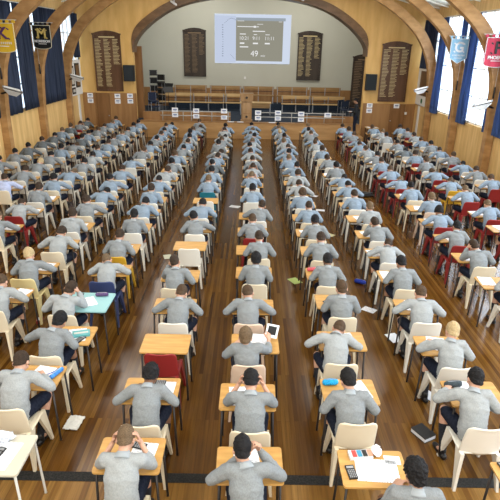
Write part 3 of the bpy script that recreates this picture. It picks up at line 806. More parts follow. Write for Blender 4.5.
def build_person(name, hip, neck, head_c, head_rot, arms, legs, bulge=0.0, sleeve=(1.0, 1.0), trousers=False, voxel=.0075, scale_w=1.0):
    """hip/neck: spine ends; arms: {side: (shoulder, elbow, wrist, fingerdir, back, curl)}; legs: {side: (hipj, knee, ankle, toe)}"""
    hip, neck, head_c = V(hip), V(neck), V(head_c)
    if not trousers: head_c = head_c + V((0, .002, -.034)); head_rot = (head_rot[0] - 11, head_rot[1], head_rot[2])
    HM = Matrix.Translation(head_c) @ Euler([math.radians(a) for a in head_rot], 'XYZ').to_matrix().to_4x4()
    ax = neck - hip
    def sp(t):
        p = hip + ax * t; k = math.sin(t * PI)
        return p + V((0, -1, .25)) * (bulge * k)
    sw = scale_w
    X = V((1, 0, 0))
    sh = {s: V(a[0]) for s, a in arms.items()}
    across = (sh[1] - sh[-1]).normalized()
    # --- skin
    bm = bmesh.new()
    tube(bm, [sp(0), sp(.3), sp(.62), sp(.86)], [(.12 * sw, .088), (.115 * sw, .082), (.128 * sw, .088), (.105 * sw, .068)], 16, across)
    tube(bm, [sp(.84), neck, neck.lerp(HM @ V((0, -.02, -.04)), .6), HM @ V((0, -.015, -.02))], [(.085, .06), .054, .048, .05], 12, across)
    head_geo(bm, HM)
    for s, (S_, E_, W_, fd, bk, curl) in arms.items():
        S_, E_, W_ = V(S_), V(E_), V(W_)
        tube(bm, [sp(.84).lerp(S_, .5), S_, S_.lerp(E_, .5), E_], [.034, .033, .031, .027], 10)
        tube(bm, [E_, E_.lerp(W_, .35), W_], [.028, .028, .023], 10)
        hand(bm, W_, V(fd), V(bk), s, curl)
    for s, (a, k, n, t) in legs.items():
        a, k, n, t = V(a), V(k), V(n), V(t)
        tube(bm, [a, a.lerp(k, .5), k], [.072, .063, .050], 12)
        tube(bm, [k, k.lerp(n, .3), n.lerp(k, .15), n], [.049, .052, .034, .034], 12)
        tube(bm, [n + V((0, 0, -.01)), n.lerp(t, .6) + V((0, 0, -.01)), t], [.034, (.036, .024), (.03, .018)], 10)
    body = remesh(bm, voxel, 2, 'person', fac=.5)
    body.materials.append(M['skin']); eyes_into(body, HM); body.materials.append(M['eye']); body.materials.append(M['iris'])
    # --- jersey
    bm = bmesh.new()
    tube(bm, [sp(-.06), sp(.10), sp(.34), sp(.60), sp(.80), sp(.93)], [(.155 * sw, .118), (.152 * sw, .118), (.142 * sw, .108), (.155 * sw, .112), (.132 * sw, .090), (.078, .064)], 20, across)
    tube(bm, [sp(.9), sp(.9).lerp(neck, .75)], [(.085, .068), (.062, .055)], 14, across, True)
    for s, (S_, E_, W_, fd, bk, curl) in arms.items():
        S_, E_, W_ = V(S_), V(E_), V(W_)
        tube(bm, [sp(.82).lerp(S_, .35), sp(.83).lerp(S_, .75), S_, S_.lerp(E_, .5), E_], [.072, .070, .065, .056, .050], 14)
        f = sleeve[0] if s < 0 else sleeve[1]
        tube(bm, [E_, E_.lerp(W_, .4 * f), E_.lerp(W_, .82 * f), E_.lerp(W_, .9 * f)], [.050, .047, .041, .035], 14)
    jersey = remesh(bm, .0125, 4, 'jersey', wrinkle(.0065, 12.0))
    # --- collar band
    bm = bmesh.new()
    c0 = sp(.9).lerp(neck, .75); t = (HM @ V((0, -.02, -.05)) - sp(.88)).normalized(); xx, yy = frame_at(t, across)
    n = 20; prev = None; rows = []
    for j in range(n):
        a = 2 * PI * j / n; e = xx * math.cos(a) + yy * math.sin(a)
        rows.append([bm.verts.new(c0 + e * r + t * h) for r, h in ((.086, -.034), (.078, -.020), (.068, -.004), (.059, .012), (.054, .022))])
    for j in range(n):
        a, b = rows[j], rows[(j + 1) % n]
        for u, w in ((0, 1), (1, 2), (2, 3), (3, 4)): bm.faces.new((a[u], a[w], b[w], b[u]))
    bmesh.ops.recalc_face_normals(bm, faces=bm.faces); bmesh.ops.solidify(bm, geom=bm.faces[:], thickness=.006)
    collar = to_mesh(bm, 'collar', True)
    # --- shorts / trousers, socks, shoes
    bm = bmesh.new()
    tube(bm, [sp(-.10) + V((0, 0, .0)), sp(.08), sp(.2)], [(.143 * sw, .110), (.143 * sw, .110), (.13, .095)], 16, across)
    for s, (a, k, nn, t) in legs.items():
        a, k, nn = V(a), V(k), V(nn)
        if trousers:
            tube(bm, [a, a.lerp(k, .5), k], [.088, .078, .066], 14)
            tube(bm, [k, k.lerp(nn, .5), nn + V((0, 0, .0))], [.065, .062, .058], 14)
        else:
            tube(bm, [a, a.lerp(k, .45), a.lerp(k, .86)], [.082, .078, .072], 14)
    shorts = remesh(bm, .013, 3, 'shorts', wrinkle(.004))
    socks = []; shoes = []
    for s, (a, k, nn, t) in legs.items():
        bm = bmesh.new(); bs = bmesh.new()
        k, nn, t = V(k), V(nn), V(t)
        if not trousers: tube(bm, [nn.lerp(k, .62), nn.lerp(k, .35), nn.lerp(k, .08), nn], [.055, .050, .041, .042], 12)
        fdir = (t - nn); fdir.z = 0; fdir.normalize(); g = V((nn.x, nn.y, 0))
        tube(bs, [g - fdir * .045 + V((0, 0, .040)), g + fdir * .03 + V((0, 0, .046)), g + fdir * .11 + V((0, 0, .035)), g + fdir * .175 + V((0, 0, .027))], [(.036, .039), (.039, .045), (.043, .033), (.033, .025)], 12, fdir.cross(V((0, 0, 1))))
        tube(bs, [g + V((0, 0, .04)), nn + V((0, 0, .012))], [.044, .042], 12)
        for v in bs.verts:
            if v.co.z < .006: v.co.z = .001
        if trousers: bm.free()
        else: socks.append(to_mesh(bm, 'sock', True))
        shoes.append(to_mesh(bs, 'shoe', True))
    return dict(body=body, jersey=jersey, collar=collar, shorts=shorts, socks=socks, shoes=shoes, head=HM, hy=head_c.y)

def hair_mesh(kind):
    """hair in head space: cap over skull, nape and sides, face left free"""
    r = random.Random(hash(kind) % 99)
    bm = bmesh.new()
    t = {'crop': .010, 'short': .017, 'thick': .024, 'curly': .026, 'big': .05}[kind]
    ball(bm, (0, -.014, .036), (.0745 + t * .55, .093 + t, .092 + t), None, 28)
    ball(bm, (0, -.034, -.034), (.061 + t * .45, .062 + t * .6, .066 + t * .4), None, 20)
    if kind in ('short', 'thick'): ball(bm, (0.01, .05, .085), (.055, .045, .03), None, 14)
    me = remesh(bm, .0055, 2, 'hair')
    bm = bmesh.new(); bm.from_mesh(me)
    # free the face: cut with a sloping plane, and trim below the nape
    for co, no in (((0, .066 if kind != 'big' else .075, .06), V((0, 1, -.62)).normalized()), ((0, -.05, -.048), V((0, .66, -.75)).normalized()), ((0, -.03, -.105 if kind != 'crop' else -.085), V((0, 0, -1)))):
        g = bmesh.ops.bisect_plane(bm, geom=bm.verts[:] + bm.edges[:] + bm.faces[:], plane_co=co, plane_no=no, clear_outer=True)
        ed = [e for e in bm.edges if e.is_boundary]
        bmesh.ops.holes_fill(bm, edges=ed)
    bm.normal_update()
    f, amp = {'crop': (60, .003), 'short': (42, .006), 'thick': (38, .008), 'curly': (48, .012), 'big': (40, .006)}[kind]
    for v in bm.verts:
        c = v.co
        sw = math.atan2(c.x, c.y + .03) * 3
        v.co += v.normal * amp * (noise.noise(V((c.x * f, c.y * f * (.45 if kind != 'curly' else 1), c.z * f))) + .5 * noise.noise(V((c.x * f * 2.2 + sw, c.y * f, c.z * f * 2.2))))
    me2 = bpy.data.meshes.new('hair_' + kind); bm.to_mesh(me2); bm.free()
    for p in me2.polygons: p.use_smooth = True
    return me2

LEGS0 = {s: ((s * .085, -.15, .525), (s * .13, .23, .505), (s * .13, .17, .095), (s * .145, .32, .03)) for s in (-1, 1)}
LEGS1 = {-1: ((-.085, -.15, .525), (-.16, .22, .505), (-.18, .02, .10), (-.20, .17, .03)), 1: ((.085, -.15, .525), (.11, .24, .51), (.12, .30, .095), (.135, .45, .03))}
LEGS2 = {s: ((s * .085, -.15, .525), (s * .19, .21, .50), (s * .15, -.04, .10), (s * .17, .11, .03)) for s in (-1, 1)}
def mir(a):   # mirror an arm tuple
    f = lambda v: (-v[0], v[1], v[2])
    return tuple(f(v) if isinstance(v, tuple) else v for v in a)
def mirror_pose(p):
    q = dict(p)
    for k in ('hip', 'neck', 'head_c'): q[k] = (-p[k][0], p[k][1], p[k][2])
    hr = p['head_rot']; q['head_rot'] = (hr[0], -hr[1], -hr[2])
    q['arms'] = {-s: mir(a) for s, a in p['arms'].items()}
    q['legs'] = {-s: tuple((-v[0], v[1], v[2]) for v in a) for s, a in p['legs'].items()}
    q['sleeve'] = tuple(reversed(p.get('sleeve', (1, 1))))
    return q
def rest(s, ex, ey, wx, wy, shx=.150, shy=-.035, shz=.905, curl=.5, fx=-.7, ez=.752):
    return ((s * shx, shy, shz), (s * ex, ey, ez), (s * wx, wy, .765), (s * fx, .8, -.05), (0, .15, 1), curl)
P = {}
P['write'] = dict(hip=(0, -.17, .53), neck=(0, .0, .955), head_c=(0, .082, 1.045), head_rot=(-40, 0, 3), bulge=.045,
                  arms={-1: rest(-1, .265, -.06, .12, .15), 1: rest(1, .275, -.08, .09, .16, curl=.8)}, legs=LEGS0)
P['wide'] = dict(hip=(0, -.16, .53), neck=(.01, .05, .925), head_c=(.02, .145, .995), head_rot=(-50, 4, -6), bulge=.06,
                 arms={-1: rest(-1, .335, .0, .17, .21, .155, .02, .875), 1: rest(1, .31, -.03, .11, .20, .155, .02, .88, curl=.8)}, legs=LEGS2)
P['slump'] = dict(hip=(0, -.15, .53), neck=(.02, .12, .885), head_c=(.06, .225, .915), head_rot=(-64, 12, -14), bulge=.08,
                  arms={-1: rest(-1, .33, .06, .15, .27, .155, .07, .845), 1: rest(1, .31, .04, .08, .27, .155, .08, .845, curl=.8)}, legs=LEGS2)
P['prop'] = dict(hip=(0, -.17, .53), neck=(-.02, .0, .945), head_c=(-.045, .10, 1.03), head_rot=(-36, -14, 10), bulge=.05, sleeve=(.95, 1.0),
                 arms={-1: ((-.155, -.02, .885), (-.225, .085, .762), (-.140, .135, .955), (.25, -.1, 1), (-.9, .3, .1), .5), 1: rest(1, .275, -.07, .09, .17, curl=.8)}, legs=LEGS1)
P['hands'] = dict(hip=(0, -.17, .53), neck=(0, .01, .945), head_c=(0, .115, 1.025), head_rot=(-48, 0, 0), bulge=.055, sleeve=(.45, .45),
                  arms={s: ((s * .155, -.02, .89), (s * .235, .065, .762), (s * .115, .165, .945), (-s * .25, -.15, 1), (s * .9, .5, .1), .5) for s in (-1, 1)}, legs=LEGS0)
P['clasp'] = dict(hip=(0, -.17, .53), neck=(-.03, .01, .95), head_c=(-.05, .10, 1.035), head_rot=(-38, 4, 0), bulge=.05,
                  arms={-1: ((-.16, -.02, .90), (-.33, .01, .768), (.03, .20, .91), (.5, .1, .6), (-.4, .7, .4), 1.0), 1: ((.16, -.02, .90), (.31, .03, .768), (.11, .21, .91), (-.4, .1, .7), (.5, .7, .3), 1.0)}, legs=LEGS0)
P['upright'] = dict(hip=(0, -.18, .53), neck=(0, -.09, .985), head_c=(0, -.02, 1.085), head_rot=(-26, 0, 5), bulge=.03,
                    arms={-1: rest(-1, .235, -.09, .10, .14, .15, -.105, .93), 1: rest(1, .24, -.10, .09, .15, .15, -.105, .93, curl=.8)}, legs=LEGS1)
P['reach'] = dict(hip=(0, -.17, .53), neck=(.02, -.0, .945), head_c=(.06, .09, 1.03), head_rot=(-38, 8, -8), bulge=.045,
                  arms={-1: ((-.16, -.01, .885), (-.335, .05, .768), (-.17, .23, .765), (.5, .8, -.05), (0, .15, 1), .5), 1: rest(1, .28, -.08, .08, .16, curl=.8)}, legs=LEGS1)
P['hold'] = dict(hip=(0, -.18, .53), neck=(-.01, -.13, .925), head_c=(-.02, -.10, 1.03), head_rot=(-22, 0, -8), bulge=.03, sleeve=(.9, .62),
                 arms={-1: rest(-1, .26, -.10, .13, .15, .15, -.14, .875), 1: ((.15, -.14, .875), (.27, -.03, .768), (.29, .18, .80), (.1, .9, .35), (.6, -.2, .7), .6)}, legs=LEGS0)
P['propR'] = mirror_pose(P['prop']); P['reachR'] = mirror_pose(P['reach']); P['slumpR'] = mirror_pose(P['slump']); P['wideR'] = mirror_pose(P['wide'])
PM = {k: build_person(k, **v) for k, v in P.items()}
HAIR = {k: hair_mesh(k) for k in ('crop', 'short', 'thick', 'curly', 'big')}
SKINS = {'l': M['skin'], 't': M['skin2'], 'd': M['skin3']}
HC = {'k': ('h_black', 'black'), 'd': ('h_dark', 'dark brown'), 'b': ('h_brown', 'brown'), 'l': ('h_light', 'light brown'), 'y': ('h_blond', 'blond')}
JC = {'m': ('j_mid', 'grey jersey'), 'l': ('j_light', 'pale grey jersey'), 'u': ('j_daylit', 'bluish daylit shirt'), 'k': ('j_dark', 'dark grey jersey'), 'v': ('j_lav', 'pale lavender shirt')}

def person(x, y, rz, pose, hairc, hairk, jc, skin, sc=1.0):
    pm = PM[pose]
    o = link('person', pm['body'], SKINS[skin], loc=(x, y, 0), rot=(0, 0, rz)); o.scale = (sc, 1, 1)
    link('jersey', pm['jersey'], M[JC[jc][0]], parent=o)
    link('collar', pm['collar'], M['collar'], parent=o)
    link('shorts', pm['shorts'], M['shorts'], parent=o)
    for k in (0, 1): link('sock', pm['socks'][k], M['socks'], parent=o); link('shoe', pm['shoes'][k], M['shoe'], parent=o)
    link('hair', HAIR[hairk], M[HC[hairc][0]], parent=o, mtx=pm['head'])
    return o

# ------------------------------------------------------------------ chairs
def shell(fn, nu, nv, th):
    bm = bmesh.new(); g = [[bm.verts.new(fn(i / nu, j / nv)) for i in range(nu + 1)] for j in range(nv + 1)]
    for j in range(nv):
        for i in range(nu): bm.faces.new((g[j][i], g[j][i + 1], g[j + 1][i + 1], g[j + 1][i]))
    bmesh.ops.recalc_face_normals(bm, faces=bm.faces)
    bmesh.ops.solidify(bm, geom=bm.faces[:], thickness=th)
    return to_mesh(bm, 'shell', True)
def rr_w(v, r0, r1):      # half-width factor rounding the two ends of v
    if v < r0: t = 1 - v / r0; return 1 - (1 - math.sqrt(max(0, 1 - t * t))) * .28
    if v > 1 - r1: t = (v - 1 + r1) / r1; return 1 - (1 - math.sqrt(max(0, 1 - t * t))) * .28
    return 1
def seat_fn(u, v):
    s = 2 * u - 1; w = .205 * rr_w(v, .05, .22)
    y = -.50 + .41 * v
    z = .440 - .014 * (1 - s * s) * math.sin(PI * min(1, v * 1.1)) - (.03 * max(0, v - .88) / .12)
    return V((s * w, y, z))
def back_fn(u, v):
    s = 2 * u - 1; w = (.208 - .012 * v) * rr_w(v, .0001, .20)
    y = -.495 - .075 * v ** 1.2 + .045 * s * s * (1 - .3 * v)
    if v > .93: y -= .012 * (v - .93) / .07
    return V((s * w, y, .425 + .385 * v))
CH_SEAT = shell(seat_fn, 16, 14, .012); CH_BACK = shell(back_fn, 18, 16, -.013)
def chair_leg(sx, front):
    bm = bmesh.new()
    top = V((sx * .185, -.13 if front else -.485, .435)); bot = V((sx * .225, -.055 if front else -.575, .0))
    rows = []
    for k in range(7):
        t = k / 6; c = top.lerp(bot, t); w = .058 * (1 - t) ** 1.3 + .019; d = .014 + .006 * (1 - t)
        sgn = 1 if front else -1
        ring = [(-w, -d), (w, -d), (w, d), (-w, d)]
        rows.append([bm.verts.new(c + V((b * sx, a - sgn * w * .5, 0))) for a, b in ring])
    for a, b in zip(rows[:-1], rows[1:]):
        for i in range(4): bm.faces.new((a[i], a[(i + 1) % 4], b[(i + 1) % 4], b[i]))
    bm.faces.new(rows[0]); bm.faces.new(list(reversed(rows[-1])))
    return to_mesh(bm, 'leg', bevel=.005)
CH_LEG = [chair_leg(sx, f) for f in (True, False) for sx in (-1, 1)]
CHC = {'c': ('ch_cream', 'cream'), 'w': ('ch_white', 'white'), 'a': ('ch_yellowish', 'yellowed cream'), 'p': ('ch_pink', 'beige'), 'r': ('ch_red', 'red'), 'y': ('ch_yellow', 'yellow'), 'b': ('ch_blue', 'navy blue'), 't': ('ch_teal', 'teal')}
def chair(x, y, rz, c):
    r = empty('school_chair', (x, y, 0), rz); m = M[CHC[c][0]]
    link('seat', CH_SEAT, m, parent=r); link('backrest', CH_BACK, m, parent=r)
    for lm in CH_LEG: link('leg', lm, m, parent=r)
    return r

# ------------------------------------------------------------------ desks
def top_mesh(w, d):
    bm = bmesh.new(); o = []
    rad = .03
    for cx, cy, a0 in ((w / 2 - rad, d - rad, 0), (-w / 2 + rad, d - rad, 90), (-w / 2 + rad, rad, 180), (w / 2 - rad, rad, 270)):
        for k in range(5):
            a = math.radians(a0 + k * 22.5); o.append((cx + rad * math.cos(a), cy + rad * math.sin(a)))
    prism(bm, o, .700, .720, 'Z'); return to_mesh(bm, 'top', bevel=.003)
def desk_parts(w, d):
    fr = bmesh.new()
    i = .035
    for x in (-w / 2 + i, w / 2 - i): box(fr, x - .012, x + .012, i, d - i, .672, .700)
    for y in (i, d - i): box(fr, -w / 2 + i, w / 2 - i, y - .010, y + .010, .674, .700)
    legs = []
    for sx in (-1, 1):
        for y, dy in ((i, -.012), (d - i, .012)):
            bm = bmesh.new(); tube(bm, [(sx * (w / 2 - i), y, .672), (sx * (w / 2 - i + .022), y + dy, .012), (sx * (w / 2 - i + .022), y + dy, .001)], [.0125, .0125, .016], 8, round_ends=False)
            legs.append(to_mesh(bm, 'leg', True))
    return top_mesh(w, d), to_mesh(fr, 'frame'), legs
DK = {'n': desk_parts(.61, .455), 'L': desk_parts(.66, .60), 'W': desk_parts(.64, .52)}
DKC = {'n': ('top', 'darkmetal', 'wooden topped'), 'L': ('top_teal', 'darkmetal', 'turquoise topped'), 'W': ('top_pale', 'palemetal', 'pale laminate topped')}
def desk(x, y, rz, k):
    r = empty('exam_desk', (x, y, 0), rz); t, f, legs = DK[k]
    link('desktop', t, M[DKC[k][0]], parent=r); link('frame', f, M[DKC[k][1]], parent=r)
    for l in legs: link('leg', l, M[DKC[k][1]], parent=r)
    return r

# ------------------------------------------------------------------ small things
PAPER = boxm(-.105, .105, -.148, .148, 0, .003)
def paper(x, y, z, rz, n='exam_paper', m=None, s=1.0):
    o = link(n, PAPER, m or M['paper'], loc=(x, y, z), rot=(0, 0, rz)); o.scale = (s, s, 1); return o
def pencil_case(x, y, z, rz, col, label, w=.2, r=.032):
    o = empty('pencil_case', (x, y, z), rz)
    bm = bmesh.new(); tube(bm, [(-w / 2 + r, 0, r), (0, .004, r * 1.02), (w / 2 - r, 0, r)], [(r, r * .98), (r * 1.12, r * .98), (r, r * .98)], 12, V((0, 1, 0)))
    link('pouch', to_mesh(bm, smooth=True), mottled('case_' + label[:12], tuple(c * .6 for c in col), tuple(min(1, c * 1.3) for c in col), (70, 70, 70), .6), parent=o)
    bm = bmesh.new(); tube(bm, [(-w / 2 + r, 0, r * 2.0), (w / 2 - r, 0, r * 2.0)], [.004, .004], 6); link('zip', to_mesh(bm), M['greymetal'], parent=o)
    tag(o, label, 'pencil case'); return o
def calculator(x, y, z, rz, label):
    o = empty('calculator', (x, y, z), rz)
    link('case', boxm(-.04, .04, -.08, .08, 0, .014, .004), M['black'], parent=o)
    link('display', boxm(-.032, .032, .04, .066, .014, .016), M['greymetal'], parent=o)
    bm = bmesh.new()
    for i in range(4):
        for j in range(5): box(bm, -.03 + i * .0165, -.02 + i * .0165, -.07 + j * .02, -.057 + j * .02, .014, .017)
    link('keys', to_mesh(bm), M['greymetal'], parent=o)
    tag(o, label, 'calculator'); return o
def pen(x, y, z, rz, col, label):
    bm = bmesh.new(); tube(bm, [(-.065, 0, .005), (.055, 0, .005), (.07, 0, .004)], [.0045, .0045, .0015], 8)
    return tag(link('pen', to_mesh(bm, smooth=True), plain('pen_' + label[:10], col, .4), loc=(x, y, z), rot=(0, 0, rz)), label, 'pen')
def crumple(name, x, y, z, r, mat, label, cat, flat=.4, seed=3, parts=None):
    bm = bmesh.new(); bmesh.ops.create_icosphere(bm, subdivisions=3, radius=1)
    for v in bm.verts:
        n = v.co.copy(); k = 1 + .35 * noise.noise(n * 2.3 + V((seed, 0, 0))) + .18 * noise.noise(n * 6 + V((0, seed, 0)))
        v.co = V((n.x * r[0] * k, n.y * r[1] * k, max(0.001, (n.z * .5 + .5) * r[2] * k)))
    return tag(link(name, to_mesh(bm), mat, loc=(x, y, z)), label, cat)
#ROWS
# ------------------------------------------------------------------ the seated rows (y = near edge of each desk, from the camera outwards)
COLS = {
 'L1': (-7.42, [15.3, 16.45, 17.5, 18.75, 19.85, 20.9, 21.95, 23.0, 24.1], 'column by left wall'),
 'L2': (-6.25, [13.05, 14.1, 15.15, 16.2, 17.25, 18.3, 19.35, 20.4, 21.45, 22.5, 23.55, 24.6], 'second column from left'),
 'L3': (-5.02, [9.9, 11.05, 12.1, 13.15, 14.2, 15.25, 16.3, 17.35, 18.4, 19.45, 20.5, 21.55, 22.6, 23.65], 'third column from left'),
 'L4': (-3.58, [6.85, 7.9, 9.05, 10.1, 11.15, 12.2, 13.25, 14.4, 15.9, 17.2, 18.4, 19.5, 20.6, 21.65, 22.7, 23.75], 'fourth column from left'),
 'A': (-2.36, [3.55, 4.79, 5.72, 6.72, 7.85, 8.87, 10.1, 11.15, 12.2, 13.25, 14.3, 15.4, 16.6, 17.8, 18.9, 19.95, 21.0, 22.05, 23.1, 24.15], 'fifth column from left'),
 'B': (-1.07, [3.6, 4.58, 5.56, 6.6, 7.68, 9.06, 10.1, 11.12, 12.18, 13.25, 14.3, 15.35, 16.4, 17.45, 18.6, 19.65, 20.7, 21.9, 23.0], 'sixth column from left'),
 'C': (.08, [3.5, 4.5, 5.60, 6.62, 7.85, 8.9, 9.95, 11.0, 12.4, 13.8, 14.9, 15.95, 17.35, 18.4, 19.45, 20.5, 21.55, 22.6, 23.65], 'the centre column'),
 'D': (1.29, [3.48, 4.62, 5.70, 6.82, 7.85, 8.9, 9.93, 10.95, 12.0, 13.05, 14.1, 15.2, 16.25, 17.3, 18.35, 19.4, 20.5, 21.6, 22.7, 23.8], 'fifth column from right'),
 'E': (2.52, [3.36, 4.62, 5.62, 6.70, 7.8, 8.85, 9.9, 10.95, 12.0, 13.05, 14.1, 15.15, 16.4, 17.8, 19.2, 20.25, 21.3, 22.4, 23.45], 'fourth column from right'),
 'F': (4.13, [7.6, 8.7, 9.75, 10.8, 11.85, 12.9, 13.95, 15.0, 16.05, 17.1, 18.15, 19.2, 20.25, 21.3, 22.35, 23.4], 'third column from right'),
 'G': (5.50, [10.4, 11.45, 12.8, 13.9, 15.05, 16.2, 17.3, 18.4, 19.5, 21.1, 22.2, 23.4], 'second column from right'),
 'H': (6.72, [14.1, 15.15, 16.2, 17.25, 18.3, 19.35, 20.4, 21.45, 22.5, 23.55], 'column by right wall'),
}
# per-seat looks: pose, hair colour, hair kind, jersey, skin, chair, dx of desk, dx of person ('-' keeps the drawn default)
SPEC = {
 'A': {0: ('write', 'b', 'short', 'm', 'l', 'c', .02, -.25, 'W'), 1: ('wideR', 'd', 'crop', 'l', 'l', 'c', -.07, -.14), 2: ('reach', 'k', 'short', 'm', 't', 'c', .04, -.09), 3: ('propR', 'd', 'crop', 'l', 'l', 'c', .0, -.24, 'L'),
       4: ('slumpR', 'l', 'crop', 'l', 'l', 'b', .05, .05), 5: ('write', 'd', 'short', 'm', 'l', 'y', 0, 0), 6: ('upright', 'k', 'short', 'm', 'l', 'w', 0, .03), 7: ('wide', 'k', 'short', 'u', 'l', 'w', 0, 0), 8: ('upright', 'd', 'short', 'u', 'l', 'w', 0, 0)},
 'B': {0: ('hands', 'l', 'crop', 'l', 'l', 'c', 0, -.0), 1: ('wide', 'k', 'curly', 'm', 'd', 'c', .02, .02), 2: (None, 0, 0, 0, 0, 'r', .03, 0), 3: ('wide', 'b', 'crop', 'm', 'l', 'w', 0, .09), 4: ('prop', 'd', 'crop', 'm', 'l', 'c', -.05, -.08),
       5: (None, 0, 0, 0, 0, 'w', -.04, 0), 6: ('reachR', 'k', 'short', 'm', 'l', 'w', 0, 0), 7: ('wide', 'k', 'short', 'u', 'l', 'w', 0, 0), 8: (None, 0, 0, 0, 0, 'w', 0, 0), 9: ('write', 'l', 'short', 'u', 'l', 't', 0, 0), 10: ('write', 'k', 'thick', 'u', 't', 'w', 0, 0)},
 'C': {0: ('clasp', 'k', 'short', 'm', 'l', 'c', -.03, -.05), 1: ('hands', 'k', 'short', 'm', 'l', 'c', -.06, -.03), 2: ('hold', 'l', 'short', 'm', 'l', 'p', .03, -.08), 3: ('wideR', 'b', 'crop', 'm', 'l', 'p', .0, -.06),
       4: ('upright', 'k', 'thick', 'm', 'd', 'c', .02, .05), 5: ('write', 'd', 'short', 'm', 'l', 'c', 0, .12), 6: ('write', 'b', 'crop', 'm', 'l', 'r', 0, 0), 7: ('reach', 'd', 'short', 'm', 'l', 'w', 0, .14), 8: ('write', 'k', 'thick', 'u', 'd', 'w', 0, 0)},
 'D': {0: ('upright', 'k', 'curly', 'm', 't', 'c', -.11, .12), 1: ('write', 'k', 'short', 'm', 'l', 'c', -.13, -.20), 2: ('slump', 'b', 'crop', 'l', 'l', 'c', -.05, -.17), 3: ('upright', 'b', 'crop', 'm', 'l', 'c', .05, .07),
       4: ('write', 'k', 'short', 'm', 'd', 'c', 0, .02), 5: ('write', 'd', 'short', 'm', 'l', 'c', 0, .04), 6: ('write', 'k', 'thick', 'm', 'd', 'c', 0, .05), 7: ('write', 'd', 'crop', 'u', 'l', 'c', 0, .03)},
 'E': {0: (None, 0, 0, 0, 0, 0, .08, 0), 1: ('reach', 'k', 'short', 'l', 'l', 'w', .03, -.11), 2: ('reach', 'y', 'short', 'l', 'l', 'w', 0, 0), 3: ('wide', 'b', 'crop', 'l', 'l', 'w', 0, -.02), 4: ('write', 'k', 'short', 'm', 't', 'c', 0, 0),
       5: ('slump', 'd', 'crop', 'l', 'l', 'w', 0, .02), 6: ('prop', 'd', 'short', 'm', 'l', 'w', 0, .08), 7: ('upright', 'l', 'crop', 'l', 'l', 'c', 0, .12), 8: ('write', 'd', 'short', 'u', 'l', 'w', 0, 0)},
 'F': {0: ('write', 'd', 'short', 'l', 'l', 'w', 0, .15), 1: ('prop', 'd', 'crop', 'm', 'l', 'c', 0, 0), 2: ('reach', 'k', 'short', 'm', 't', 'r', 0, -.03), 3: ('wide', 'k', 'big', 'u', 't', 'r', 0, .02), 4: ('upright', 'l', 'crop', 'u', 'l', 'p', 0, .15), 5: ('write', 'k', 'short', 'u', 't', 'c', 0, 0),
       6: ('slump', 'l', 'crop', 'u', 'l', 'r', 0, 0), 7: ('wide', 'b', 'short', 'u', 'l', 'r', 0, 0)},
 'G': {0: ('write', 'b', 'short', 'l', 'l', 'r', 0, .1), 1: ('wide', 'l', 'crop', 'u', 'l', 'r', 0, 0), 2: ('wide', 'l', 'crop', 'u', 'l', 'r', 0, 0), 3: ('slump', 'b', 'short', 'u', 'l', 'y', 0, 0), 4: ('slumpR', 'b', 'short', 'u', 'l', 'r', 0, 0)},
 'H': {0: ('wide', 'b', 'short', 'u', 'l', 'r', 0, 0), 1: ('wide', 'd', 'short', 'm', 'l', 'w', 0, 0), 2: ('slump', 'k', 'short', 'u', 'l', 'w', 0, 0), 3: ('reach', 'b', 'short', 'm', 'l', 'r', 0, 0), 5: ('write', 'k', 'short', 'm', 'l', 'w', 0, 0), 8: ('write', 'd', 'short', 'm', 'l', 'r', 0, 0)},
 'L4': {0: ('wideR', 'b', 'crop', 'l', 'l', 'c', -.03, -.05), 1: ('reachR', 'y', 'short', 'm', 'l', 'a', 0, 0), 2: ('wide', 'd', 'short', 'l', 'l', 'c', 0, .05), 3: ('upright', 'd', 'short', 'l', 'l', 'w', 0, 0), 4: ('reachR', 'd', 'short', 'm', 'l', 'c', 0, 0), 5: ('slump', 'k', 'crop', 'u', 'l', 'w', 0, 0), 6: ('reachR', 'k', 'short', 'u', 'l', 'w', 0, 0)},
 'L3': {0: ('reachR', 'l', 'short', 'm', 'l', 'c', 0, 0), 1: ('slumpR', 'd', 'crop', 'l', 'l', 'r', 0, -.05), 2: ('upright', 'd', 'short', 'm', 'l', 'w', 0, 0), 3: ('reachR', 'k', 'thick', 'u', 'l', 'c', 0, 0), 4: ('slump', 'l', 'crop', 'u', 'l', 'w', 0, 0)},
 'L2': {0: ('reachR', 'd', 'short', 'v', 'l', 'c', 0, 0), 1: ('wide', 'd', 'thick', 'm', 'l', 'w', 0, 0), 2: ('wide', 'y', 'short', 'm', 'l', 'w', 0, 0), 3: ('wideR', 'k', 'short', 'm', 'l', 'w', 0, 0), 4: ('upright', 'k', 'short', 'u', 'l', 'w', 0, 0)},
 'L1': {0: ('reachR', 'k', 'short', 'm', 'l', 'w', 0, 0), 1: ('reachR', 'k', 'short', 'm', 'l', 'w', 0, 0), 2: ('reachR', 'k', 'short', 'k', 'l', 'w', 0, 0), 3: ('reachR', 'd', 'short', 'k', 'l', 'w', 0, 0), 4: ('wideR', 'k', 'short', 'k', 'l', 'w', 0, 0)},
}
ORD = ['first', 'second', 'third', 'fourth', 'fifth', 'sixth', 'seventh', 'eighth', 'ninth', 'tenth', 'eleventh', 'twelfth', 'thirteenth', 'fourteenth', 'fifteenth', 'sixteenth', 'seventeenth', 'eighteenth', 'nineteenth', 'twentieth', 'twenty-first']
LEFTC = ('L1', 'L2', 'L3', 'L4', 'A', 'B')
def inframe(p, m=4):
    a, b = px(p); return -m < a < 500 + m and -m < b < 500 + m
R = random.Random(21)
SEATS = {}
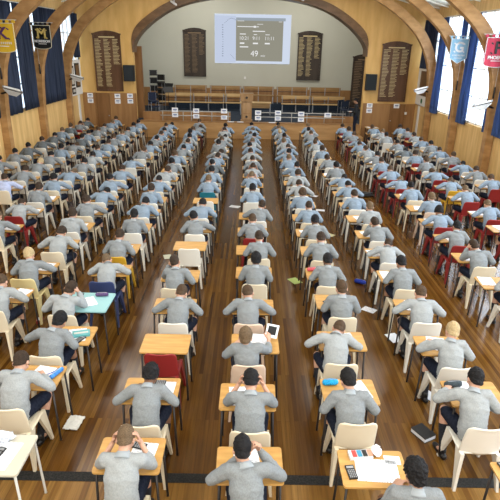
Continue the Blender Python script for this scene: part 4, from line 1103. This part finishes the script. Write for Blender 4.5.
for ck, (cx, ys, phrase) in COLS.items():
    npers = nch = ndk = npp = 0
    far_cols = ck in ('F', 'G', 'H')
    for i, y in enumerate(ys):
        spec = SPEC.get(ck, {}).get(i)
        if spec is None:
            pose = R.choices(['write', 'wide', 'wideR', 'slump', 'slumpR', 'prop', 'propR', 'upright', 'reach', 'reachR', 'hands'], [5, 4, 3, 3, 2, 2, 2, 2, 2, 2, 1])[0]
            hc = R.choices('kdbly', [6, 5, 3, 1.2, .5])[0]; hk = R.choices(['crop', 'short', 'thick', 'curly'], [4, 5, 2, 1])[0]
            jc = R.choices('mluk', [3, 2, 6, 1] if ck != 'L1' else [4, 0, 1, 3])[0]
            sk = R.choices('ltd', [7, 2, 1])[0]
            if sk == 'd': hc = 'k'
            chc = R.choices('cwpr', [3, 7, 1, .25] if not far_cols else [2, 5, 0, 3.0])[0]
            ddx, pdx = R.uniform(-.03, .03), R.uniform(-.07, .07)
            dk = 'n'
        else:
            pose, hc, hk, jc, sk, chc, ddx, pdx = spec[:8]; dk = spec[8] if len(spec) > 8 else 'n'
        rz = R.uniform(-.03, .03)
        dx = cx + ddx
        d = desk(dx, y - (.12 if dk == 'L' else 0), rz * .5, dk)
        if inframe((dx, y + .2, .72), 14):
            tag(d, '%s exam desk, %s desk from camera in %s' % (DKC[dk][2], ORD[ndk], phrase), 'desk', 'exam desks'); ndk += 1
        else:
            tag(d, '%s exam desk half out of frame in %s' % (DKC[dk][2], phrase), 'desk', 'exam desks')
        if chc:
            push = (.13 + R.uniform(-.04, .03)) if pose else .40
            c = chair(cx + (pdx if pose else ddx) * .8, y + push, rz, chc)
            if inframe((cx, y - .5, .6), 14):
                tag(c, '%s plastic chair, %s chair from camera in %s' % (CHC[chc][1], ORD[nch], phrase), 'chair', 'school chairs'); nch += 1
            else:
                tag(c, '%s plastic chair cut by the frame in %s' % (CHC[chc][1], phrase), 'chair', 'school chairs')
        if pose:
            bx_ = cx + pdx
            yo = {('D', 0): -.16, ('D', 1): -.07, ('A', 3): -.08}.get((ck, i), 0)
            p = person(bx_, y + yo, rz * 2, pose, hc, hk, jc, sk, R.uniform(.96, 1.05))
            if inframe((bx_, y, 1.0), 10):
                tag(p, 'person with %s hair, %s, %s from camera in %s' % (HC[hc][1], JC[jc][1], ORD[npers], phrase), 'person', 'students at desks'); npers += 1
            else:
                tag(p, 'person mostly out of frame, only legs or sleeve showing, in %s' % phrase, 'person', 'students at desks')
        # exam paper
        if pose and dk == 'n' and (ck, i) not in (('D', 0),):
            o = paper(dx + (R.uniform(.0, .15) if ck in LEFTC else (R.uniform(-.15, .0) if ck in 'EFGH' else R.uniform(-.1, .1))), y + R.uniform(.21, .29), .7205, R.uniform(-.25, .25), s=1.1)
            tag(o, 'white exam paper on %s desk from camera in %s' % (ORD[max(ndk - 1, 0)], phrase), 'paper', 'exam papers')
        SEATS[(ck, i)] = (dx, y)

def on(ck, i, ax, ay): dx, y = SEATS[(ck, i)]; return dx + ax, y + ay
T = .7205
# desk D0: big printed paper, calculator, clear case, tissue
x, y = on('D', 0, .03, .20); tag(paper(x, y, T, 1.5, s=1.3), 'large printed exam paper on the desk at bottom right of centre', 'paper')
x, y = on('D', 0, -.21, .17); calculator(x, y, T, .12, 'black calculator left of the large printed exam paper')
x, y = on('D', 0, -.07, .38)
o = empty('pencil_case', (x, y, T), .1)
link('pouch', boxm(-.13, .09, -.05, .05, 0, .03, .01), plain('clear_pouch', (.62, .64, .66), .25), parent=o)
for k, c in enumerate(((.55, .06, .05), (.05, .25, .4), (.02, .02, .02), (.7, .3, .2))): link('pen', boxm(-.10 + .05 * k, -.06 + .05 * k, -.04, .04, .03, .036, .002), plain('inner%d' % k, c), parent=o)
tag(o, 'clear pencil case full of coloured pens at the back of a front desk', 'pencil case')
x, y = on('D', 0, .07, .41); crumple('tissue', x, y, T, (.045, .07, .07), M['paper_plain'], 'crumpled white tissue behind the large exam paper', 'tissue')
x, y = on('D', 0, .20, .33); o = paper(x, y, T, 1.5, 'note_slip', M['paper_plain'], .5); tag(o, 'small white slip beside the tissue on a front desk', 'paper')
x, y = on('D', 1, -.20, .34); pencil_case(x, y, T, .1, (.01, .34, .72), 'bright blue patterned pencil case on a front desk', .19, .038)
x, y = on('D', 3, -.13, .16); calculator(x, y, T, .5, 'black calculator left of a brown haired boy in the fifth column from right')
x, y = on('D', 4, -.20, .33); pencil_case(x, y, T, .3, (.62, .10, .12), 'red and pink pencil case on a desk right of the centre aisle', .17, .035)
x, y = on('E', 1, -.19, .34); pencil_case(x, y, T, .15, (.035, .05, .06), 'black patterned pencil case by the dark haired boy at right', .22, .04)
x, y = on('E', 0, -.20, .36); calculator(x, y, T, .1, 'black calculator on the desk at the bottom right corner')
x, y = on('E', 0, .02, .30); tag(paper(x, y, T, .05), 'white exam paper on the desk at the bottom right corner', 'paper')
x, y = on('A', 0, .08, .24); tag(paper(x, y, T, -.1, s=1.2), 'white printed sheet on the pale desk at bottom left', 'paper')
x, y = on('A', 0, .04, .25); calculator(x, y, T + .004, -.2, 'black calculator on the white sheet at bottom left')
x, y = on('A', 0, .02, .44); crumple('plastic_bag', x, y, T, (.10, .06, .09), plain('thin_plastic', (.62, .66, .74), .3), 'crumpled clear plastic pencil bag at the bottom left corner', 'bag', seed=5)
x, y = on('A', 1, .24, .27); pencil_case(x, y, T, 1.2, (.05, .22, .62), 'blue and white pencil case on a desk at the lower left', .22, .028)
x, y = on('A', 2, .14, .24); o = empty('pencil_case', (x, y, T), .3)
link('pouch', boxm(-.11, .11, -.07, .07, 0, .03, .012), plain('clear_teal', (.10, .36, .38), .3), parent=o); link('label_strip', boxm(-.09, .09, -.02, .02, .03, .033), M['palemetal'], parent=o)
tag(o, 'clear teal pencil case beside the black haired boy at left', 'pencil case')
x, y = on('A', 2, .16, .11); calculator(x, y, T, -.4, 'dark calculator beside the teal pencil case')
x, y = on('A', 3, .0, .18); tag(paper(x, y, T, .5), 'white exam paper on the turquoise desk', 'paper')
x, y = on('A', 3, .15, .37); pencil_case(x, y, T, .1, (.10, .06, .16), 'purple pencil case on the turquoise desk', .2, .03)
x, y = on('A', 3, -.18, .36); calculator(x, y, T, .0, 'black calculator on the turquoise desk')
x, y = on('C', 2, .22, .36); o = empty('notebook', (x, y, T + .10), .0); o.rotation_euler = (.5, .1, -.2)
link('cover', boxm(-.08, .08, -.10, .10, 0, .012), M['paper_plain'], parent=o); link('printed_panel', boxm(-.055, .055, -.06, .07, .012, .014), M['black'], parent=o)
tag(o, 'notebook tilted up in the hand of the boy in the centre column', 'notebook')
x, y = on('B', 1, .06, .36); calculator(x, y, T, 1.5, 'grey calculator at the back of the curly haired boy\'s desk')
x, y = on('B', 0, .05, .34); calculator(x, y, T, 1.3, 'black calculator in front of the boy holding his head')
x, y = on('B', 0, -.02, .18); calculator(x, y, T + .004, .4, 'small black calculator lying on paper at lower left of centre')
x, y = on('B', 8, .0, .05)
x, y = on('D', 6, .0, .0)
x, y = on('C', 6, .0, .38); o = link('book', boxm(-.13, .13, -.05, .05, 0, .03, .004), M['ch_red'], loc=(x, y, T)); tag(o, 'red book at the back of a centre column desk', 'book')
x, y = on('E', 7, .0, .0)
x, y = on('F', 1, -.1, .05)
for k, (ck, i, ax, ay, col, lab) in enumerate((('A', 1, .16, .30, (.02, .08, .5), 'blue pen on the desk at the lower left'), ('E', 2, -.12, .32, (.3, .02, .02), 'red pen on the blond boy\'s desk'), ('B', 3, .15, .3, (.02, .02, .02), 'black pen left of the centre aisle'))):
    x, y = on(ck, i, ax, ay); pen(x, y, T, .8, col, lab)
# things lying on the floor
bm = bmesh.new()
g = [[bm.verts.new((-.09 + .18 * i / 10 + .012 * noise.noise(V((i * .5, j * .5, 3))), -.12 + .24 * j / 12 + .012 * noise.noise(V((i * .5, j * .5, 8))), .02 + .012 * noise.noise(V((i * .7, j * .7, 0))))) for i in range(11)] for j in range(13)]
for j in range(12):
    for i in range(10): bm.faces.new((g[j][i], g[j][i + 1], g[j + 1][i + 1], g[j + 1][i]))
bmesh.ops.recalc_face_normals(bm, faces=bm.faces); bmesh.ops.solidify(bm, geom=bm.faces[:], thickness=.012)
tag(link('plastic_bag', to_mesh(bm), plain('white_bag', (.72, .72, .68), .4), loc=(-2.07, 5.08, .0), rot=(0, 0, -.1)), 'flat white bag on the floor at lower left', 'bag')
def sheet(x, y, rz, m, label, s=.8): tag(paper(x, y, .002, rz, 'paper_sheet', m, s), label, 'paper', 'papers on the floor')
sheet(.93, 9.32, .5, plain('lime_paper', (.50, .62, .20), .7), 'pale green paper on the floor right of the centre column', .9)
sheet(2.35, 7.22, .3, M['paper_plain'], 'white paper on the floor under the fourth column from right', .9)
sheet(2.44, 5.77, .6, M['paper_plain'], 'white papers under the blond boy\'s chair')
sheet(-1.75, 10.45, .3, plain('cream_paper', (.66, .66, .52), .7), 'cream paper on the floor in the left aisle')
sheet(-.41, 14.3, 1.2, M['paper_plain'], 'crumpled white paper on the floor left of the centre column', 1.0)
sheet(2.0, 12.05, .8, plain('yellowish_paper', (.62, .58, .34), .7), 'yellowish paper on the floor right of the fifth column from right')
sheet(2.02, 14.1, 1.4, M['paper_plain'], 'white paper on the floor halfway down the right aisle')
sheet(2.0, 15.6, 1.0, M['paper_plain'], 'white paper farthest down the right aisle')
sheet(2.15, 8.16, .9, M['paper'], 'patterned white paper on the floor by the blue pencil case')
pencil_case(2.2, 9.25, 0, -.5, (.02, .05, .42), 'royal blue pencil case lying on the floor in the right aisle', .24, .045)
crumple('school_bag', 3.55, 15.7, 0, (.32, .16, .12), M['black'], 'black bag lying on the floor in the far right aisle', 'bag', seed=2)
crumple('school_bag', -3.12, 7.85, 0, (.15, .17, .24), M['black'], 'dark bag under the desk left of the yellowed chair', 'bag', seed=12)
o = empty('drink_box', (-3.42, 7.55, 0), .3); link('box', boxm(-.05, .05, -.08, .08, 0, .05, .005), M['ch_red'], parent=o); link('label_strip', boxm(-.04, .04, -.05, .05, .05, .052), M['paper_plain'], parent=o); tag(o, 'small red box on the floor at the left', 'box')
o = empty('thick_book', (2.13, 4.99, 0), .5); o.scale = (.85, .8, 1)
link('pages', boxm(-.10, .10, -.14, .14, .008, .055), M['paper_plain'], parent=o); link('cover', boxm(-.105, .105, -.145, .145, .055, .064, .002), M['black'], parent=o); link('cover', boxm(-.105, .105, -.145, .145, 0, .008), M['black'], parent=o)
tag(o, 'thick black book with white pages on the floor at lower right', 'book')

# the supervisor standing by the stage
TA = {-1: ((-.20, 0, 1.43), (-.26, -.03, 1.13), (-.08, .20, 1.12), (.6, .8, .1), (-.5, .2, .8), .6), 1: ((.20, 0, 1.43), (.26, -.02, 1.13), (.08, .22, 1.14), (-.6, .8, .1), (.5, .2, .8), .6)}
TL = {s: ((s * .095, 0, .92), (s * .11, .02, .50), (s * .12, -.02, .095), (s * .15, .13, .03)) for s in (-1, 1)}
tp = build_person('teacher', (0, 0, .95), (0, -.01, 1.50), (0, .045, 1.63), (-18, 0, 0), TA, TL, .01, (1, 1), True, .009)
o = link('person', tp['body'], M['skin2'], loc=(4.98, 25.35, .32), rot=(0, 0, math.radians(75)))
for n, k, m in (('jacket', 'jersey', plain('dark_jacket', (.012, .013, .016), .85)), ('collar', 'collar', M['socks']), ('trousers', 'shorts', M['shorts'])): link(n, tp[k], m, parent=o)
for sm in tp['shoes']: link('shoe', sm, M['shoe'], parent=o)
link('hair', HAIR['crop'], M['h_black'], parent=o, mtx=tp['head'])
tag(o, 'person in dark clothes standing by the right end of the stage holding papers', 'person')
struct('stage_step', boxm(4.45, 5.35, 24.95, 25.94, 0, .32), M['stagewood'])
tag(paper(4.72, 25.39, 1.47, .4, 'paper_sheet', M['paper_plain']), 'white papers held by the standing person in dark clothes', 'paper')
o = empty('side_table', (5.85, 25.5, 0)); link('tabletop', boxm(-.3, .3, -.25, .25, .70, .73), M['bench'], parent=o)
for sx in (-.26, .26):
    for sy in (-.2, .2): link('leg', boxm(sx - .015, sx + .015, sy - .015, sy + .015, 0, .7), M['darkmetal'], parent=o)
tag(o, 'small table by the wall behind the standing person', 'table')
for k in range(2): tag(paper(5.72 + .26 * k, 25.5, .73, .3 * k, 'paper_stack', M['paper_plain']), 'white papers on the small side table, %s sheet' % ('left', 'right')[k], 'paper')

# ------------------------------------------------------------------ light
w = bpy.data.worlds.new('sky'); S.world = w; w.use_nodes = True
bg = w.node_tree.nodes['Background']; bg.inputs['Color'].default_value = (.80, .90, 1.0, 1); bg.inputs['Strength'].default_value = 2.6
def area(name, loc, rot, sx, sy, power, col):
    l = bpy.data.lights.new(name, 'AREA'); l.shape = 'RECTANGLE'; l.size = sx; l.size_y = sy; l.energy = power; l.color = col
    o = bpy.data.objects.new(name, l); COL.objects.link(o); o.location = loc; o.rotation_euler = rot; return o
# hall ceiling lamps
for y in (1.5, 6, 10.5, 15, 19.5, 23.0):
    for x in (-3.6, 3.4):
        area('hall_lamp', (x, y, 6.55), (0, 0, 0), 2.4, 1.6, 120, (1.0, .95, .86))
# added fill lights behind the camera, brightening the surfaces that face it
for x in (-4.5, 0, 4.5): area('back_fill', (x, -2.6, 6.0), (math.radians(68), 0, 0), 3.0, 2.0, 270, (1.0, .97, .92))
# stage lamps
for x in (-3, 3): area('stage_lamp', (x, 29.5, 7.9), (math.radians(20), 0, 0), 2.0, 1.5, 235, (1.0, .97, .9))
# daylight through the right hand windows
for y0, y1 in BAYS[1:]:
    area('window_daylight', (XR + .5, (y0 + y1) / 2, 3.6), (0, math.radians(-90), 0) if False else (0, math.radians(90), 0), 3.0, y1 - y0 - .3, 330, (.82, .91, 1.0))
S.view_settings.view_transform = 'Standard'; S.view_settings.look = 'None'; S.view_settings.gamma = 1.0; S.view_settings.use_curve_mapping = False
S.view_settings.exposure = -0.12
